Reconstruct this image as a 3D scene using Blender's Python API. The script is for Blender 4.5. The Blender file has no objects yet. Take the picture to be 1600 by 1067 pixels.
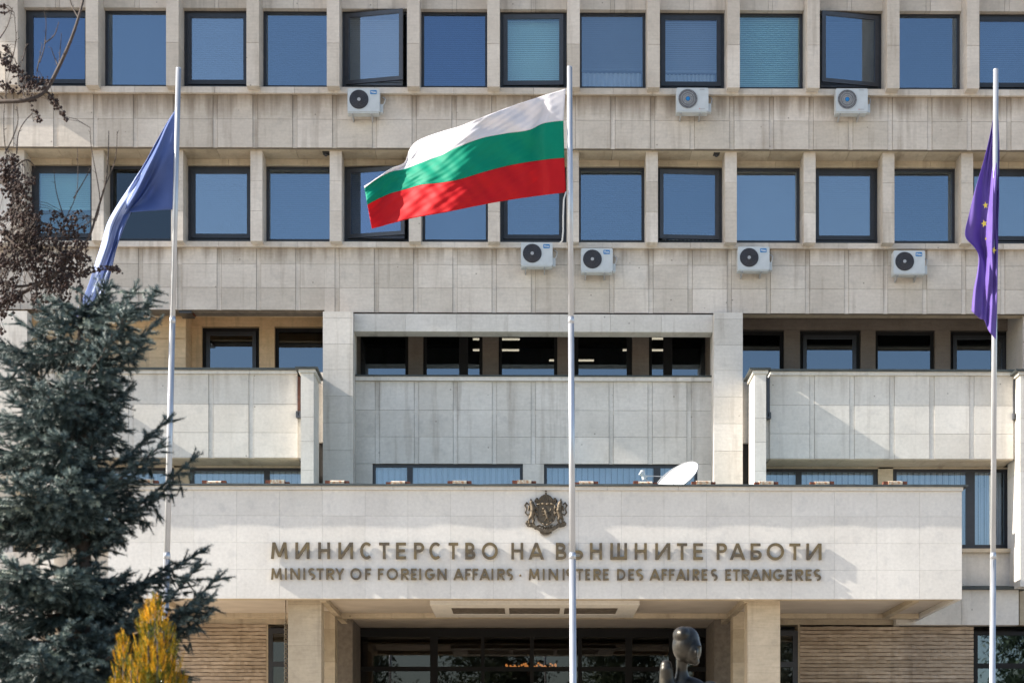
import bpy, bmesh, math, random
import numpy as np
from mathutils import Vector, Matrix
random.seed(7); RNG = np.random.default_rng(7)
SC = bpy.context.scene
COL = SC.collection
R = math.radians

# ------------------------------------------------------------------ camera
F, C0, HY, ZC, YAW = 3067.0, 857.0, 1265.0, 1.7, 0.01047     # photo is 1600 x 1067
cam = bpy.data.cameras.new("camera"); camo = bpy.data.objects.new("camera", cam); COL.objects.link(camo)
cam.sensor_width = 36.0; cam.lens = 36.0 * F / 1600.0
camo.location = (0, 0, ZC); camo.rotation_euler = (R(90), 0, -YAW)
cam.shift_x = -(C0 - 800.0) / 1600.0
cam.shift_y = (HY - 533.5) / 1600.0
cam.clip_start = 0.1; cam.clip_end = 3000
cam.dof.use_dof = True; cam.dof.focus_distance = 46.0; cam.dof.aperture_fstop = 5.6
SC.camera = camo

def X(px, Y, ):
    return Y * math.tan(YAW + math.atan((px - C0) / F))
def Z(py, Y, x=0.0):
    d = Y * math.cos(YAW) + x * math.sin(YAW)
    return ZC + (HY - py) * d / F
def P(px, py, Y):
    x = X(px, Y); return Vector((x, Y, Z(py, Y, x)))

# ------------------------------------------------------------------ sky, sun, exposure
SUND = Vector((0.842, 0.08, -0.539)).normalized()            # direction the light travels
ELEV = math.asin(-SUND.z); AZ = math.atan2(-SUND.x, -SUND.y)  # azimuth from +Y towards +X
W = bpy.data.worlds.new("World"); SC.world = W; W.use_nodes = True
wn = W.node_tree.nodes; wl = W.node_tree.links; wn.clear()
sky = wn.new("ShaderNodeTexSky"); sky.sky_type = 'NISHITA'; sky.sun_disc = False
sky.sun_elevation = ELEV; sky.sun_rotation = AZ
sky.air_density = 1.0; sky.dust_density = 1.2; sky.ozone_density = 1.0
bg = wn.new("ShaderNodeBackground"); bg.inputs[1].default_value = 0.10
wo = wn.new("ShaderNodeOutputWorld"); wl.new(sky.outputs[0], bg.inputs[0]); wl.new(bg.outputs[0], wo.inputs[0])
sl = bpy.data.lights.new("sun", 'SUN'); sl.energy = 5.0; sl.angle = R(0.55); sl.color = (1.0, 0.93, 0.82)
so = bpy.data.objects.new("sun", sl); COL.objects.link(so); so.rotation_euler = SUND.to_track_quat('-Z', 'Y').to_euler()
so.location = (-40, 0, 40)
SC.view_settings.view_transform = 'Standard'; SC.view_settings.look = 'None'
SC.view_settings.exposure = 1.5; SC.view_settings.gamma = 1.0
SC.cycles.max_bounces = 8; SC.cycles.transparent_max_bounces = 12
SC.cycles.diffuse_bounces = 4; SC.cycles.sample_clamp_indirect = 6

# ------------------------------------------------------------------ materials
def nodes(name):
    m = bpy.data.materials.new(name); m.use_nodes = True
    nt = m.node_tree; b = nt.nodes["Principled BSDF"]
    return m, nt, b
def N(nt, typ, **kw):
    n = nt.nodes.new(typ)
    for k, v in kw.items():
        if k.startswith('i_'):
            key = k[2:]; key = int(key) if key.isdigit() else key
            n.inputs[key].default_value = v
        else: setattr(n, k, v)
    return n
def ramp(nt, src, p0, p1, c0=(0,0,0,1), c1=(1,1,1,1)):
    r = N(nt, 'ShaderNodeValToRGB'); r.color_ramp.elements[0].position = p0; r.color_ramp.elements[1].position = p1
    r.color_ramp.elements[0].color = c0; r.color_ramp.elements[1].color = c1
    nt.links.new(src, r.inputs[0]); return r.outputs[0]
def mixc(nt, fac, a, b, mode='MIX'):
    m = N(nt, 'ShaderNodeMix', data_type='RGBA', blend_type=mode)
    for sock, v in ((m.inputs[0], fac), (m.inputs[6], a), (m.inputs[7], b)):
        if hasattr(v, 'is_linked') or hasattr(v, 'links'): nt.links.new(v, sock)
        else: sock.default_value = v if not isinstance(v, tuple) else (v + (1,) if len(v) == 3 else v)
    return m.outputs[2]
def plain(name, col, rough=0.6, metal=0.0, noise=0.0, nscale=8.0, col2=None):
    m, nt, b = nodes(name)
    b.inputs['Roughness'].default_value = rough; b.inputs['Metallic'].default_value = metal
    tc = N(nt, 'ShaderNodeTexCoord'); nz = N(nt, 'ShaderNodeTexNoise', i_Scale=nscale, i_Detail=5.0)
    nt.links.new(tc.outputs['Object'], nz.inputs['Vector'])
    c2 = col2 if col2 else tuple(c * (1 - noise) for c in col)
    nt.links.new(mixc(nt, ramp(nt, nz.outputs[0], .35, .65), tuple(col), tuple(c2)), b.inputs['Base Color'])
    return m

def stone(name, c_light, c_dark, tone_amt=0.16, bump=0.15, stain_col=(.16, .12, .085), dots=True, rough=.8, beds=.35, stain=.80):
    """limestone slab: per-slab tone, soft clouding, fine bedding, drip stains under ledges, small fixing holes"""
    m, nt, b = nodes(name); L = nt.links
    geo = N(nt, 'ShaderNodeNewGeometry')
    def nz(sc, detail=4.0, scale=(1, 1, 1), rough=.55):
        mp = N(nt, 'ShaderNodeMapping'); mp.inputs['Scale'].default_value = scale
        L.new(geo.outputs['Position'], mp.inputs[0])
        n = N(nt, 'ShaderNodeTexNoise', i_Scale=sc, i_Detail=detail, i_Roughness=rough); L.new(mp.outputs[0], n.inputs['Vector'])
        return n.outputs[0]
    cloud = nz(0.9, 6.0); fine = nz(14.0, 4.0); bed = nz(2.2, 4.0, (1, 1, 9.0)); med = nz(3.3, 5.0)
    c = mixc(nt, ramp(nt, cloud, .36, .66), tuple(c_light), tuple(c_dark))
    c = mixc(nt, ramp(nt, bed, .45, .75, (0,0,0,1), (beds,beds,beds,1)), c, tuple(x * .72 for x in c_dark))
    blot = ramp(nt, med, .56, .70, (0,0,0,1), (.30,.30,.30,1)); c = mixc(nt, blot, c, tuple(v * k for v, k in zip(c_dark, (.72, .74, .78))))
    gr = ramp(nt, fine, .2, .8, (.90,.90,.90,1), (1.08,1.08,1.08,1)); c = mixc(nt, 1.0, c, gr, 'MULTIPLY')
    at = N(nt, 'ShaderNodeAttribute', attribute_name='tone')
    tr = ramp(nt, at.outputs['Fac'], 0, 1, (1-tone_amt, 1-tone_amt*1.08, 1-tone_amt*1.25, 1), (1+tone_amt*.45,)*3 + (1,))
    c = mixc(nt, 1.0, c, tr, 'MULTIPLY')
    # drips
    ad = N(nt, 'ShaderNodeAttribute', attribute_name='drip')
    dn = nz(1.0, 5.0, (4.5, 1, .35))
    add = N(nt, 'ShaderNodeMath', operation='ADD'); L.new(dn, add.inputs[0])
    mul = N(nt, 'ShaderNodeMath', operation='MULTIPLY'); mul.inputs[1].default_value = .42; L.new(ad.outputs['Fac'], mul.inputs[0]); L.new(mul.outputs[0], add.inputs[1])
    dirt = ramp(nt, ad.outputs['Fac'], .05, 1.0, (1,1,1,1), (.86,.785,.70,1)); c = mixc(nt, 1.0, c, dirt, 'MULTIPLY')
    ds = ramp(nt, add.outputs[0], .55, .92, (0,0,0,1), (stain,stain,stain,1))
    c = mixc(nt, ds, c, tuple(stain_col))
    if dots:
        v = N(nt, 'ShaderNodeTexVoronoi', i_Scale=2.3, i_Randomness=1.0); L.new(geo.outputs['Position'], v.inputs['Vector'])
        d = ramp(nt, v.outputs['Distance'], .035, .06, (.55,.55,.55,1), (0,0,0,1)); c = mixc(nt, d, c, (.10, .085, .07))
    L.new(c, b.inputs['Base Color']); b.inputs['Roughness'].default_value = rough
    b.inputs['Specular IOR Level'].default_value = .25
    bp = N(nt, 'ShaderNodeBump', i_Strength=bump, i_Distance=.02); L.new(med, bp.inputs['Height']); L.new(bp.outputs[0], b.inputs['Normal'])
    return m

M = {}
M['stone'] = stone('limestone', (.61, .555, .495), (.515, .46, .405), .15, beds=.28)
M['stone_low'] = stone('limestone_lower', (.60, .57, .535), (.52, .49, .455), .10, beds=.18)
M['fascia'] = stone('pale_limestone', (.66, .635, .595), (.60, .575, .54), .05, bump=.08, dots=False, beds=.06, stain=.14)
M['beige'] = stone('beige_limestone', (.53, .45, .34), (.42, .35, .26), .14)
M['ochre'] = stone('bounce_lit_limestone', (.76, .56, .35), (.64, .46, .27), .14, dots=False)  # warm bounced sunlight of the left loggia put into the stone colour
M['recess_shade'] = stone('shaded_limestone', (.235, .20, .17), (.185, .155, .13), .12, dots=False)  # deep shade of the centre and right recesses painted into the stone
M['joint'] = plain('mortar', (.20, .17, .14), .9, noise=.3)
M['frame'] = plain('charcoal_frame', (.022, .024, .032), .38, noise=.25)
M['frame_black'] = plain('black_frame', (.005, .005, .006), .8, noise=.25)
M['sash'] = plain('grey_sash', (.045, .048, .058), .35, noise=.2)
M['coping'] = plain('zinc_coping', (.05, .058, .056), .5, .3, noise=.35, nscale=3)
M['coping_light'] = plain('weathered_zinc', (.30, .37, .36), .5, .2, noise=.4, nscale=4)
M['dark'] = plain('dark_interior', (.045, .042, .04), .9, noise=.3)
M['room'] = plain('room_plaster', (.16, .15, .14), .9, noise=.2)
M['louvre'] = plain('louvre_metal', (.33, .28, .23), .5, .1, noise=.3)
M['ac_white'] = plain('ac_enamel', (.46, .49, .51), .4, noise=.08)
M['ac_dark'] = plain('ac_grille', (.05, .045, .055), .5, noise=.2)
M['ac_mid'] = plain('ac_plastic', (.33, .34, .36), .5, noise=.1)
M['blue'] = plain('badge_blue', (.005, .16, .42), .4, noise=.1)
M['white'] = plain('white_paint', (.8, .8, .78), .45, noise=.06)
M['dish_paint'] = plain('dish_paint', (.62, .62, .61), .55, noise=.14, nscale=3)
M['red_label'] = plain('red_print', (.5, .03, .03), .5)
M['rust'] = plain('rusty_iron', (.16, .045, .02), .85, noise=.5, nscale=30, col2=(.06, .018, .012))
M['rust_dark'] = plain('old_rust', (.085, .032, .02), .85, noise=.4, nscale=10)
M['rustwhite'] = plain('flaking_white', (.72, .68, .58), .6, nscale=14, col2=(.38, .16, .07))
M['bronze_letter'] = plain('bronze_letters', (.185, .135, .068), .48, .6, nscale=5, col2=(.10, .08, .06))
M['bronze_arms'] = plain('bronze_relief', (.135, .105, .07), .58, .5, nscale=20, col2=(.075, .06, .043))
M['bronze_statue'] = plain('dark_bronze', (.014, .013, .012), .38, .6, nscale=7, col2=(.060, .053, .042))
M['pole'] = plain('brushed_aluminium', (.44, .455, .485), .32, .55, noise=.12, nscale=3)
M['rope'] = plain('white_cord', (.6, .6, .58), .8, noise=.1)
M['chain'] = plain('rain_chain_metal', (.30, .26, .2), .5, .5, noise=.4, nscale=30)
M['bark'] = plain('grey_bark', (.075, .058, .048), .9, noise=.5, nscale=40)
M['twig'] = plain('young_twig', (.062, .042, .032), .8, noise=.45, nscale=30)
M['pod'] = plain('seed_pods', (.0095, .0040, .0030), .85, nscale=60, col2=(.032, .011, .006))
M['plaza'] = plain('plaza_paving', (.38, .34, .29), .9, noise=.25, nscale=1.2)
M['blind_white'] = None

def leaf_mat(name, stops, rough=.55, trans=.25):
    m, nt, b = nodes(name); L = nt.links
    at = N(nt, 'ShaderNodeAttribute', attribute_name='tone')
    r = N(nt, 'ShaderNodeValToRGB'); L.new(at.outputs['Fac'], r.inputs[0])
    els = r.color_ramp.elements
    els[0].position, els[0].color = stops[0][0], stops[0][1] + (1,)
    els[1].position, els[1].color = stops[-1][0], stops[-1][1] + (1,)
    for p, c in stops[1:-1]:
        e = els.new(p); e.color = c + (1,)
    L.new(r.outputs[0], b.inputs['Base Color']); b.inputs['Roughness'].default_value = rough
    tr = N(nt, 'ShaderNodeBsdfTranslucent'); L.new(r.outputs[0], tr.inputs[0])
    mx = N(nt, 'ShaderNodeMixShader'); mx.inputs[0].default_value = trans
    L.new(b.outputs[0], mx.inputs[1]); L.new(tr.outputs[0], mx.inputs[2])
    L.new(mx.outputs[0], nt.nodes['Material Output'].inputs[0])
    return m
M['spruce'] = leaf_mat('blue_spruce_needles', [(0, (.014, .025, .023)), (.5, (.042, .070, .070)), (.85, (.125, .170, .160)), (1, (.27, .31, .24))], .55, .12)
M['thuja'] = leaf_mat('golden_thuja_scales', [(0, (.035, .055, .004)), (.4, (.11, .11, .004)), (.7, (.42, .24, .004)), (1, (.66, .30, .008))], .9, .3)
M['foliage'] = leaf_mat('broad_leaves', [(0, (.02, .035, .015)), (1, (.07, .10, .04))], .6, .2)

def cloth_mat(name, col, trans=.35, rough=.6):
    m, nt, b = nodes(name); L = nt.links
    geo = N(nt, 'ShaderNodeNewGeometry')
    nz = N(nt, 'ShaderNodeTexNoise', i_Scale=4.0, i_Detail=4.0); L.new(geo.outputs['Position'], nz.inputs['Vector'])
    c = mixc(nt, ramp(nt, nz.outputs[0], .3, .7), tuple(col), tuple(v * .9 for v in col))
    wv = N(nt, 'ShaderNodeTexNoise', i_Scale=420.0, i_Detail=1.0); L.new(geo.outputs['Position'], wv.inputs['Vector'])
    bp = N(nt, 'ShaderNodeBump', i_Strength=.12, i_Distance=.002); L.new(wv.outputs[0], bp.inputs['Height']); L.new(bp.outputs[0], b.inputs['Normal'])
    L.new(c, b.inputs['Base Color']); b.inputs['Roughness'].default_value = rough; b.inputs['Specular IOR Level'].default_value = .2
    tr = N(nt, 'ShaderNodeBsdfTranslucent'); L.new(c, tr.inputs[0])
    mx = N(nt, 'ShaderNodeMixShader'); mx.inputs[0].default_value = trans
    L.new(b.outputs[0], mx.inputs[1]); L.new(tr.outputs[0], mx.inputs[2]); L.new(mx.outputs[0], nt.nodes['Material Output'].inputs[0])
    return m
M['f_white'] = cloth_mat('flag_white', (.72, .70, .73)); M['f_green'] = cloth_mat('flag_green', (.0, .275, .17)); M['f_red'] = cloth_mat('flag_red', (.58, .012, .018))
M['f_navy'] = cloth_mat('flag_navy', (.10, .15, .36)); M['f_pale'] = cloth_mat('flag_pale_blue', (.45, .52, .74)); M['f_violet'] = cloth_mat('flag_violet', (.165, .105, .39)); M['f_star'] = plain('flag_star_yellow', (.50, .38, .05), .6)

def glass(name, tint=(.72, .86, 1.0), refl=.40, see=(.55, .62, .66)):
    m = bpy.data.materials.new(name); m.use_nodes = True; nt = m.node_tree; nt.nodes.clear(); L = nt.links
    o = N(nt, 'ShaderNodeOutputMaterial'); g = N(nt, 'ShaderNodeBsdfGlossy'); g.inputs['Roughness'].default_value = .012; g.inputs['Color'].default_value = tint + (1,)
    t = N(nt, 'ShaderNodeBsdfTransparent'); t.inputs['Color'].default_value = see + (1,)
    geo = N(nt, 'ShaderNodeNewGeometry'); nz = N(nt, 'ShaderNodeTexNoise', i_Scale=.55, i_Detail=1.0); L.new(geo.outputs['Position'], nz.inputs['Vector'])
    bp = N(nt, 'ShaderNodeBump', i_Strength=.03, i_Distance=.05); L.new(nz.outputs[0], bp.inputs['Height']); L.new(bp.outputs[0], g.inputs['Normal'])
    lw = N(nt, 'ShaderNodeFresnel'); lw.inputs[0].default_value = 1.5
    ma = N(nt, 'ShaderNodeMath', operation='ADD'); ma.inputs[1].default_value = refl; ma.use_clamp = True; L.new(lw.outputs[0], ma.inputs[0])
    mx = N(nt, 'ShaderNodeMixShader'); L.new(ma.outputs[0], mx.inputs[0]); L.new(t.outputs[0], mx.inputs[1]); L.new(g.outputs[0], mx.inputs[2]); L.new(mx.outputs[0], o.inputs[0])
    return m
M['glass'] = glass('coated_glass', refl=.135, see=(.68, .74, .80))
M['glass_deep'] = glass('deep_blue_glass', (.62, .78, 1.0), .12, (.50, .60, .72))
M['glass_pale'] = glass('pale_coated_glass', (.82, .91, 1.0), .17, (.72, .78, .82))
M['glass_mint'] = glass('mint_backed_glass', (.75, .9, 1.0), .07, (.86, .95, .95))
M['glass_soft'] = glass('soft_clear_glass', (.80, .90, 1.0), .09, (.84, .885, .925))
M['glass_dark'] = glass('dim_glass', (.6, .68, .75), .035, (.5, .52, .55))
M['glass_clear'] = glass('clear_glass', (.72, .85, 1.0), .13, (.42, .43, .45))
M['glass_door'] = glass('door_glass', (.8, .82, .85), .012, (.55, .52, .5))
def blind(name, col, per=.03, axis=2):
    m, nt, b = nodes(name); L = nt.links
    geo = N(nt, 'ShaderNodeNewGeometry'); sx = N(nt, 'ShaderNodeSeparateXYZ'); L.new(geo.outputs['Position'], sx.inputs[0])
    mu = N(nt, 'ShaderNodeMath', operation='MULTIPLY'); mu.inputs[1].default_value = 1 / per; L.new(sx.outputs[axis], mu.inputs[0])
    fr = N(nt, 'ShaderNodeMath', operation='FRACT'); L.new(mu.outputs[0], fr.inputs[0])
    nz = N(nt, 'ShaderNodeTexNoise', i_Scale=2.0); L.new(geo.outputs['Position'], nz.inputs['Vector'])
    c = mixc(nt, ramp(nt, fr.outputs[0], .80, .97), tuple(col), tuple(v * .55 for v in col))
    c = mixc(nt, ramp(nt, nz.outputs[0], .3, .7, (0,0,0,1), (.3,.3,.3,1)), c, tuple(v * .7 for v in col))
    L.new(c, b.inputs['Base Color']); b.inputs['Roughness'].default_value = .7
    return m
M['blind'] = blind('venetian_blind', (.20, .215, .235))
M['blind_mid'] = blind('grey_venetian_blind', (.34, .36, .38))
M['blind_dark'] = blind('dark_venetian_blind', (.10, .11, .125))
M['blind_pale'] = blind('pale_blind', (.50, .62, .60))
M['blind_mint'] = blind('mint_blind', (.52, .66, .64))
M['blind_bright'] = blind('bright_mint_blind', (.76, .86, .84))
M['blind_vert'] = blind('vertical_blind', (.62, .64, .67), .155, 0)
def emit(name, col, s):
    m = bpy.data.materials.new(name); m.use_nodes = True; nt = m.node_tree; nt.nodes.clear()
    e = N(nt, 'ShaderNodeEmission'); e.inputs[0].default_value = col + (1,); e.inputs[1].default_value = s
    o = N(nt, 'ShaderNodeOutputMaterial'); nt.links.new(e.outputs[0], o.inputs[0]); return m
M['tube'] = emit('fluorescent_tube', (1, .86, .60), 1.6)
M['warm'] = emit('warm_bulb', (1, .42, .12), .55)

# ribbed brick-like stone
def ribbed():
    m = stone('ribbed_stone', (.48, .385, .295), (.385, .305, .235), .22, bump=.4, dots=False); return m
M['ribbed'] = ribbed()
M['rib_joint'] = plain('rib_joint', (.22, .155, .11), .9, noise=.3)

# ------------------------------------------------------------------ mesh helpers
class MB:
    def __init__(s): s.v, s.f, s.t, s.d, s.mi = [], [], [], [], []
    def box(s, x0, x1, y0, y1, z0, z1, tone=None, drip=0.0, mi=0):
        if x1 < x0: x0, x1 = x1, x0
        if z1 < z0: z0, z1 = z1, z0
        n = len(s.v); t = random.random() if tone is None else tone
        s.v += [(x0,y0,z0),(x1,y0,z0),(x1,y1,z0),(x0,y1,z0),(x0,y0,z1),(x1,y0,z1),(x1,y1,z1),(x0,y1,z1)]
        s.d += [0]*4 + [drip]*4; s.t += [t]*8
        s.f += [[n+i for i in q] for q in ((0,1,5,4),(1,2,6,5),(2,3,7,6),(3,0,4,7),(4,5,6,7),(3,2,1,0))]; s.mi += [mi]*6
    def poly(s, pts, tone=.5, mi=0):
        n = len(s.v); s.v += [tuple(p) for p in pts]; s.d += [0]*len(pts); s.t += [tone]*len(pts); s.f.append(list(range(n, n+len(pts)))); s.mi.append(mi)
    def prism(s, pts, d, tone=.5, mi=0):
        """pts: planar loop; d: extrusion vector"""
        n = len(s.v); k = len(pts); d = Vector(d)
        s.v += [tuple(Vector(p)) for p in pts] + [tuple(Vector(p) + d) for p in pts]; s.d += [0]*2*k; s.t += [tone]*2*k
        s.f.append([n+i for i in range(k)]); s.f.append([n+k+i for i in range(k)][::-1]); s.mi += [mi]*2
        for i in range(k):
            j = (i+1) % k; s.f.append([n+i, n+k+i, n+k+j, n+j]); s.mi.append(mi)
    def tube(s, pts, rad, n=8, tone=.5, mi=0, cap=True):
        pts = [Vector(p) for p in pts]; rads = rad if isinstance(rad, (list, tuple)) else [rad]*len(pts)
        base = len(s.v); up = None
        for i, p in enumerate(pts):
            a = pts[max(i-1, 0)]; b = pts[min(i+1, len(pts)-1)]; t = (b-a).normalized()
            if up is None: up = t.orthogonal().normalized()
            up = (up - t*up.dot(t));
            if up.length < 1e-5: up = t.orthogonal()
            up.normalize(); w = t.cross(up)
            for k in range(n):
                an = 2*math.pi*k/n; q = p + (up*math.cos(an) + w*math.sin(an))*rads[i]; s.v.append(tuple(q)); s.d.append(0); s.t.append(tone)
        for i in range(len(pts)-1):
            for k in range(n):
                k2 = (k+1) % n; s.f.append([base+i*n+k, base+i*n+k2, base+(i+1)*n+k2, base+(i+1)*n+k]); s.mi.append(mi)
        if cap:
            s.f.append([base+k for k in range(n)][::-1]); s.f.append([base+(len(pts)-1)*n+k for k in range(n)]); s.mi += [mi]*2
    def ball(s, c, r, nu=10, nv=7, tone=.5, mi=0, rot=None):
        c = Vector(c); r = r if isinstance(r, (tuple, list)) else (r, r, r); n = len(s.v)
        for j in range(nv+1):
            th = math.pi*j/nv
            for i in range(nu):
                ph = 2*math.pi*i/nu; p = Vector((r[0]*math.sin(th)*math.cos(ph), r[1]*math.sin(th)*math.sin(ph), r[2]*math.cos(th)))
                if rot is not None: p = rot @ p
                s.v.append(tuple(c+p)); s.d.append(0); s.t.append(tone)
        for j in range(nv):
            for i in range(nu):
                i2 = (i+1) % nu; s.f.append([n+j*nu+i, n+(j+1)*nu+i, n+(j+1)*nu+i2, n+j*nu+i2]); s.mi.append(mi)
    def build(s, name, mats, parent=None, smooth=False):
        me = bpy.data.meshes.new(name); me.from_pydata(s.v, [], s.f)
        mats = mats if isinstance(mats, (list, tuple)) else [mats]
        for m in mats: me.materials.append(M[m])
        me.polygons.foreach_set('material_index', s.mi)
        a = me.attributes.new('tone', 'FLOAT', 'POINT'); a.data.foreach_set('value', s.t)
        a = me.attributes.new('drip', 'FLOAT', 'POINT'); a.data.foreach_set('value', s.d)
        if smooth: me.polygons.foreach_set('use_smooth', [True]*len(me.polygons))
        me.update()
        o = bpy.data.objects.new(name, me); COL.objects.link(o)
        if parent is not None: attach(o, parent)
        return o
def world_loc(o):
    l = Vector(o.location)
    return l + world_loc(o.parent) if o.parent else l
def attach(o, parent):
    o.parent = parent; o.location = Vector(o.location) - world_loc(parent)   # meshes are in world coordinates; parents only translate
def tag(o, label=None, cat=None, group=None, kind=None):
    for k, v in (('label', label), ('category', cat), ('group', group), ('kind', kind)):
        if v: o[k] = v
    return o
def empty(name, loc, label=None, cat=None, group=None):
    o = bpy.data.objects.new(name, None); COL.objects.link(o); o.location = loc; o.empty_display_size = .3
    return tag(o, label, cat, group)
def copy_tree(o, parent=None):
    c = o.copy(); COL.objects.link(c)
    if parent is not None: c.parent = parent
    for ch in list(o.children): copy_tree(ch, c)
    return c
def lattice(a, b, x0, step):
    k = math.ceil((a - x0) / step); out = []
    while x0 + k*step <= b: out.append(x0 + k*step); k += 1
    return out
def slabs(mb, x0, x1, zs, Y, strips, sw=.11, gap=.007, th=.05, drip_top=0.0, rec=.018, tones=None):
    """wall of slabs between narrow recessed strips; zs = bed joints from bottom to top. slot 0 stone, slot 1 mortar"""
    mb.box(x0+.002, x1-.002, Y+.03, Y+.16, zs[0]+.002, zs[-1]-.002, .5, mi=1)
    edges = [x0] + [s for s in strips if x0+.2 < s < x1-.2] + [x1]
    for i in range(len(edges)-1):
        a = edges[i] + (sw/2+gap if i else 0); b = edges[i+1] - (sw/2+gap if i < len(edges)-2 else 0)
        for j in range(len(zs)-1):
            top = j == len(zs)-2
            mb.box(a, b, Y+random.uniform(-.003, .003), Y+th, zs[j]+gap/2, zs[j+1]-gap/2, drip=drip_top if top else 0)
        if i < len(edges)-2:
            s = edges[i+1]
            for j in range(len(zs)-1):
                mb.box(s-sw/2, s+sw/2, Y+rec, Y+th, zs[j]+.001, zs[j+1]-.001, drip=drip_top*1.2 if j == len(zs)-2 else 0)

# ------------------------------------------------------------------ ground
g = MB(); g.box(-300, 300, -300, 400, -.4, 0, .5); tag(g.build('plaza', 'plaza'), kind='structure')

# ================================================================== THE MINISTRY
B = empty('ministry_building', (0, 50, 0), 'long limestone office block with rows of dark framed windows and a wide entrance canopy', 'building')
XL, XR = -22.0, 20.0
Y_FIN1, Y_SIL1, Y_SP1, Y_W1 = 49.0, 49.32, 49.42, 49.82
Y_FIN2, Y_SIL2, Y_SP2, Y_W2 = 49.66, 49.97, 50.06, 50.42
FX0 = -.86

def window(px_x0, px_x1, z0, z1, Y, frame_w=.07, sash=None, blindmat='blind', blind_to=0.0, glassm='glass', name='window', mull=(), trans=(), extra_w=0, depth=.09, label=None):
    """frame (part) > pane, sash, blind (sub-parts). x0,x1 in metres"""
    x0, x1 = px_x0, px_x1; fw = frame_w
    if blindmat == 'blind_vert': glassm = 'glass_soft'
    if glassm == 'glass': glassm = random.choice(['glass', 'glass', 'glass_deep', 'glass_pale'])
    mb = MB(); f0, f1 = Y, Y+depth
    mb.box(x0, x1, f0, f1, z0, z0+fw); mb.box(x0, x1, f0, f1, z1-fw, z1)
    mb.box(x0, x0+fw, f0, f1, z0+fw, z1-fw); mb.box(x1-fw, x1, f0, f1, z0+fw, z1-fw)
    for a, b in mull: mb.box(a, b, f0, f1, z0+fw, z1-fw)
    for a, b in trans:
        xs = [x0+fw] + [q for m_ in mull for q in m_] + [x1-fw]
        for i in range(0, len(xs), 2): mb.box(xs[i], xs[i+1], f0, f1, a, b)
    w = mb.build(name, 'frame_black' if name == 'entrance_glazing' or glassm == 'glass_clear' else 'frame', B)
    if label: w['label'] = label
    gx0, gx1, gz0, gz1 = x0+fw, x1-fw, z0+fw, z1-fw
    if sash is not None:
        sw, ang, hinge = sash     # sash width, opening angle, hinge side (-1 left)
        s = MB(); W_ = gx1-gx0-.02; H_ = gz1-gz0-.02
        for q in ((0, W_, 0, sw), (0, W_, H_-sw, H_), (0, sw, sw, H_-sw), (W_-sw, W_, sw, H_-sw)): s.box(q[0], q[1], -.03, .035, q[2], q[3])
        p = MB(); p.box(sw-.004, W_-sw+.004, -.004, .012, sw-.004, H_-sw+.004)
        def place(mbx):
            hx = 0 if hinge < 0 else W_
            for i, (a, b_, c) in enumerate(mbx.v):
                dx = a-hx; an = ang if hinge < 0 else -ang
                mbx.v[i] = (gx0+.01+hx+dx*math.cos(an)-b_*math.sin(an)*0 + b_*math.sin(an), Y-.012-dx*math.sin(an)+b_*math.cos(an), gz0+.01+c)
        place(s); place(p)
        s.build('sash', 'sash' if ang else 'frame', w); p.build('pane', glassm, w)
        gx0 += sw; gx1 -= sw; gz0 += sw; gz1 -= sw
    else:
        p = MB(); xs = [gx0-.004] + [q for m_ in mull for q in m_] + [gx1+.004]
        for i in range(0, len(xs), 2): p.box(xs[i], xs[i+1], Y+.03, Y+.045, gz0-.004, gz1+.004)
        p.build('pane', glassm, w)
    if blindmat == 'blind': blindmat = random.choice(['blind', 'blind', 'blind_mid', 'blind_dark'])
    if blindmat:
        b = MB(); zb = gz0 + blind_to*(gz1-gz0); Yb = Y+.17
        if blindmat == 'blind_vert':
            n = max(2, int((gx1-gx0)/.15)); st = (gx1-gx0)/n
            for i in range(n): b.prism([(gx0+i*st+.006, Yb, zb), (gx0+(i+1)*st-.006, Yb+.05, zb), (gx0+(i+1)*st-.006, Yb+.053, zb), (gx0+i*st+.006, Yb+.003, zb)], (0, 0, gz1+.03-zb))
        else:
            n = max(3, int((gz1-zb)/.05)); st = (gz1+.03-zb)/n
            for i in range(n): b.prism([(gx0, Yb, zb+i*st), (gx0, Yb+.03, zb+(i+1)*st+.004), (gx0, Yb+.033, zb+(i+1)*st+.004), (gx0, Yb+.003, zb+i*st)], (gx1-gx0, 0, 0))
            b.box(gx0, gx1, Yb-.015, Yb+.02, zb-.035, zb-.002)
        b.build('blind', blindmat, w)
        if 0 < blind_to < .4:
            cu = MB(); hh = gz0+blind_to*(gz1-gz0)*.9; n = 26; xs_ = np.linspace(gx0+.02, gx1-.02, n+1)
            for i in range(n): cu.prism([(xs_[i], Y+.32, gz0), (xs_[i+1], Y+.32+(.03 if i % 2 else -.03), gz0), (xs_[i+1], Y+.33+(.03 if i % 2 else -.03), gz0), (xs_[i], Y+.33, gz0)], (0, 0, hh-gz0))
            cu.build('infill', 'white', w)  # pale panel added to imitate the lit room below the blind
    return w

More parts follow.
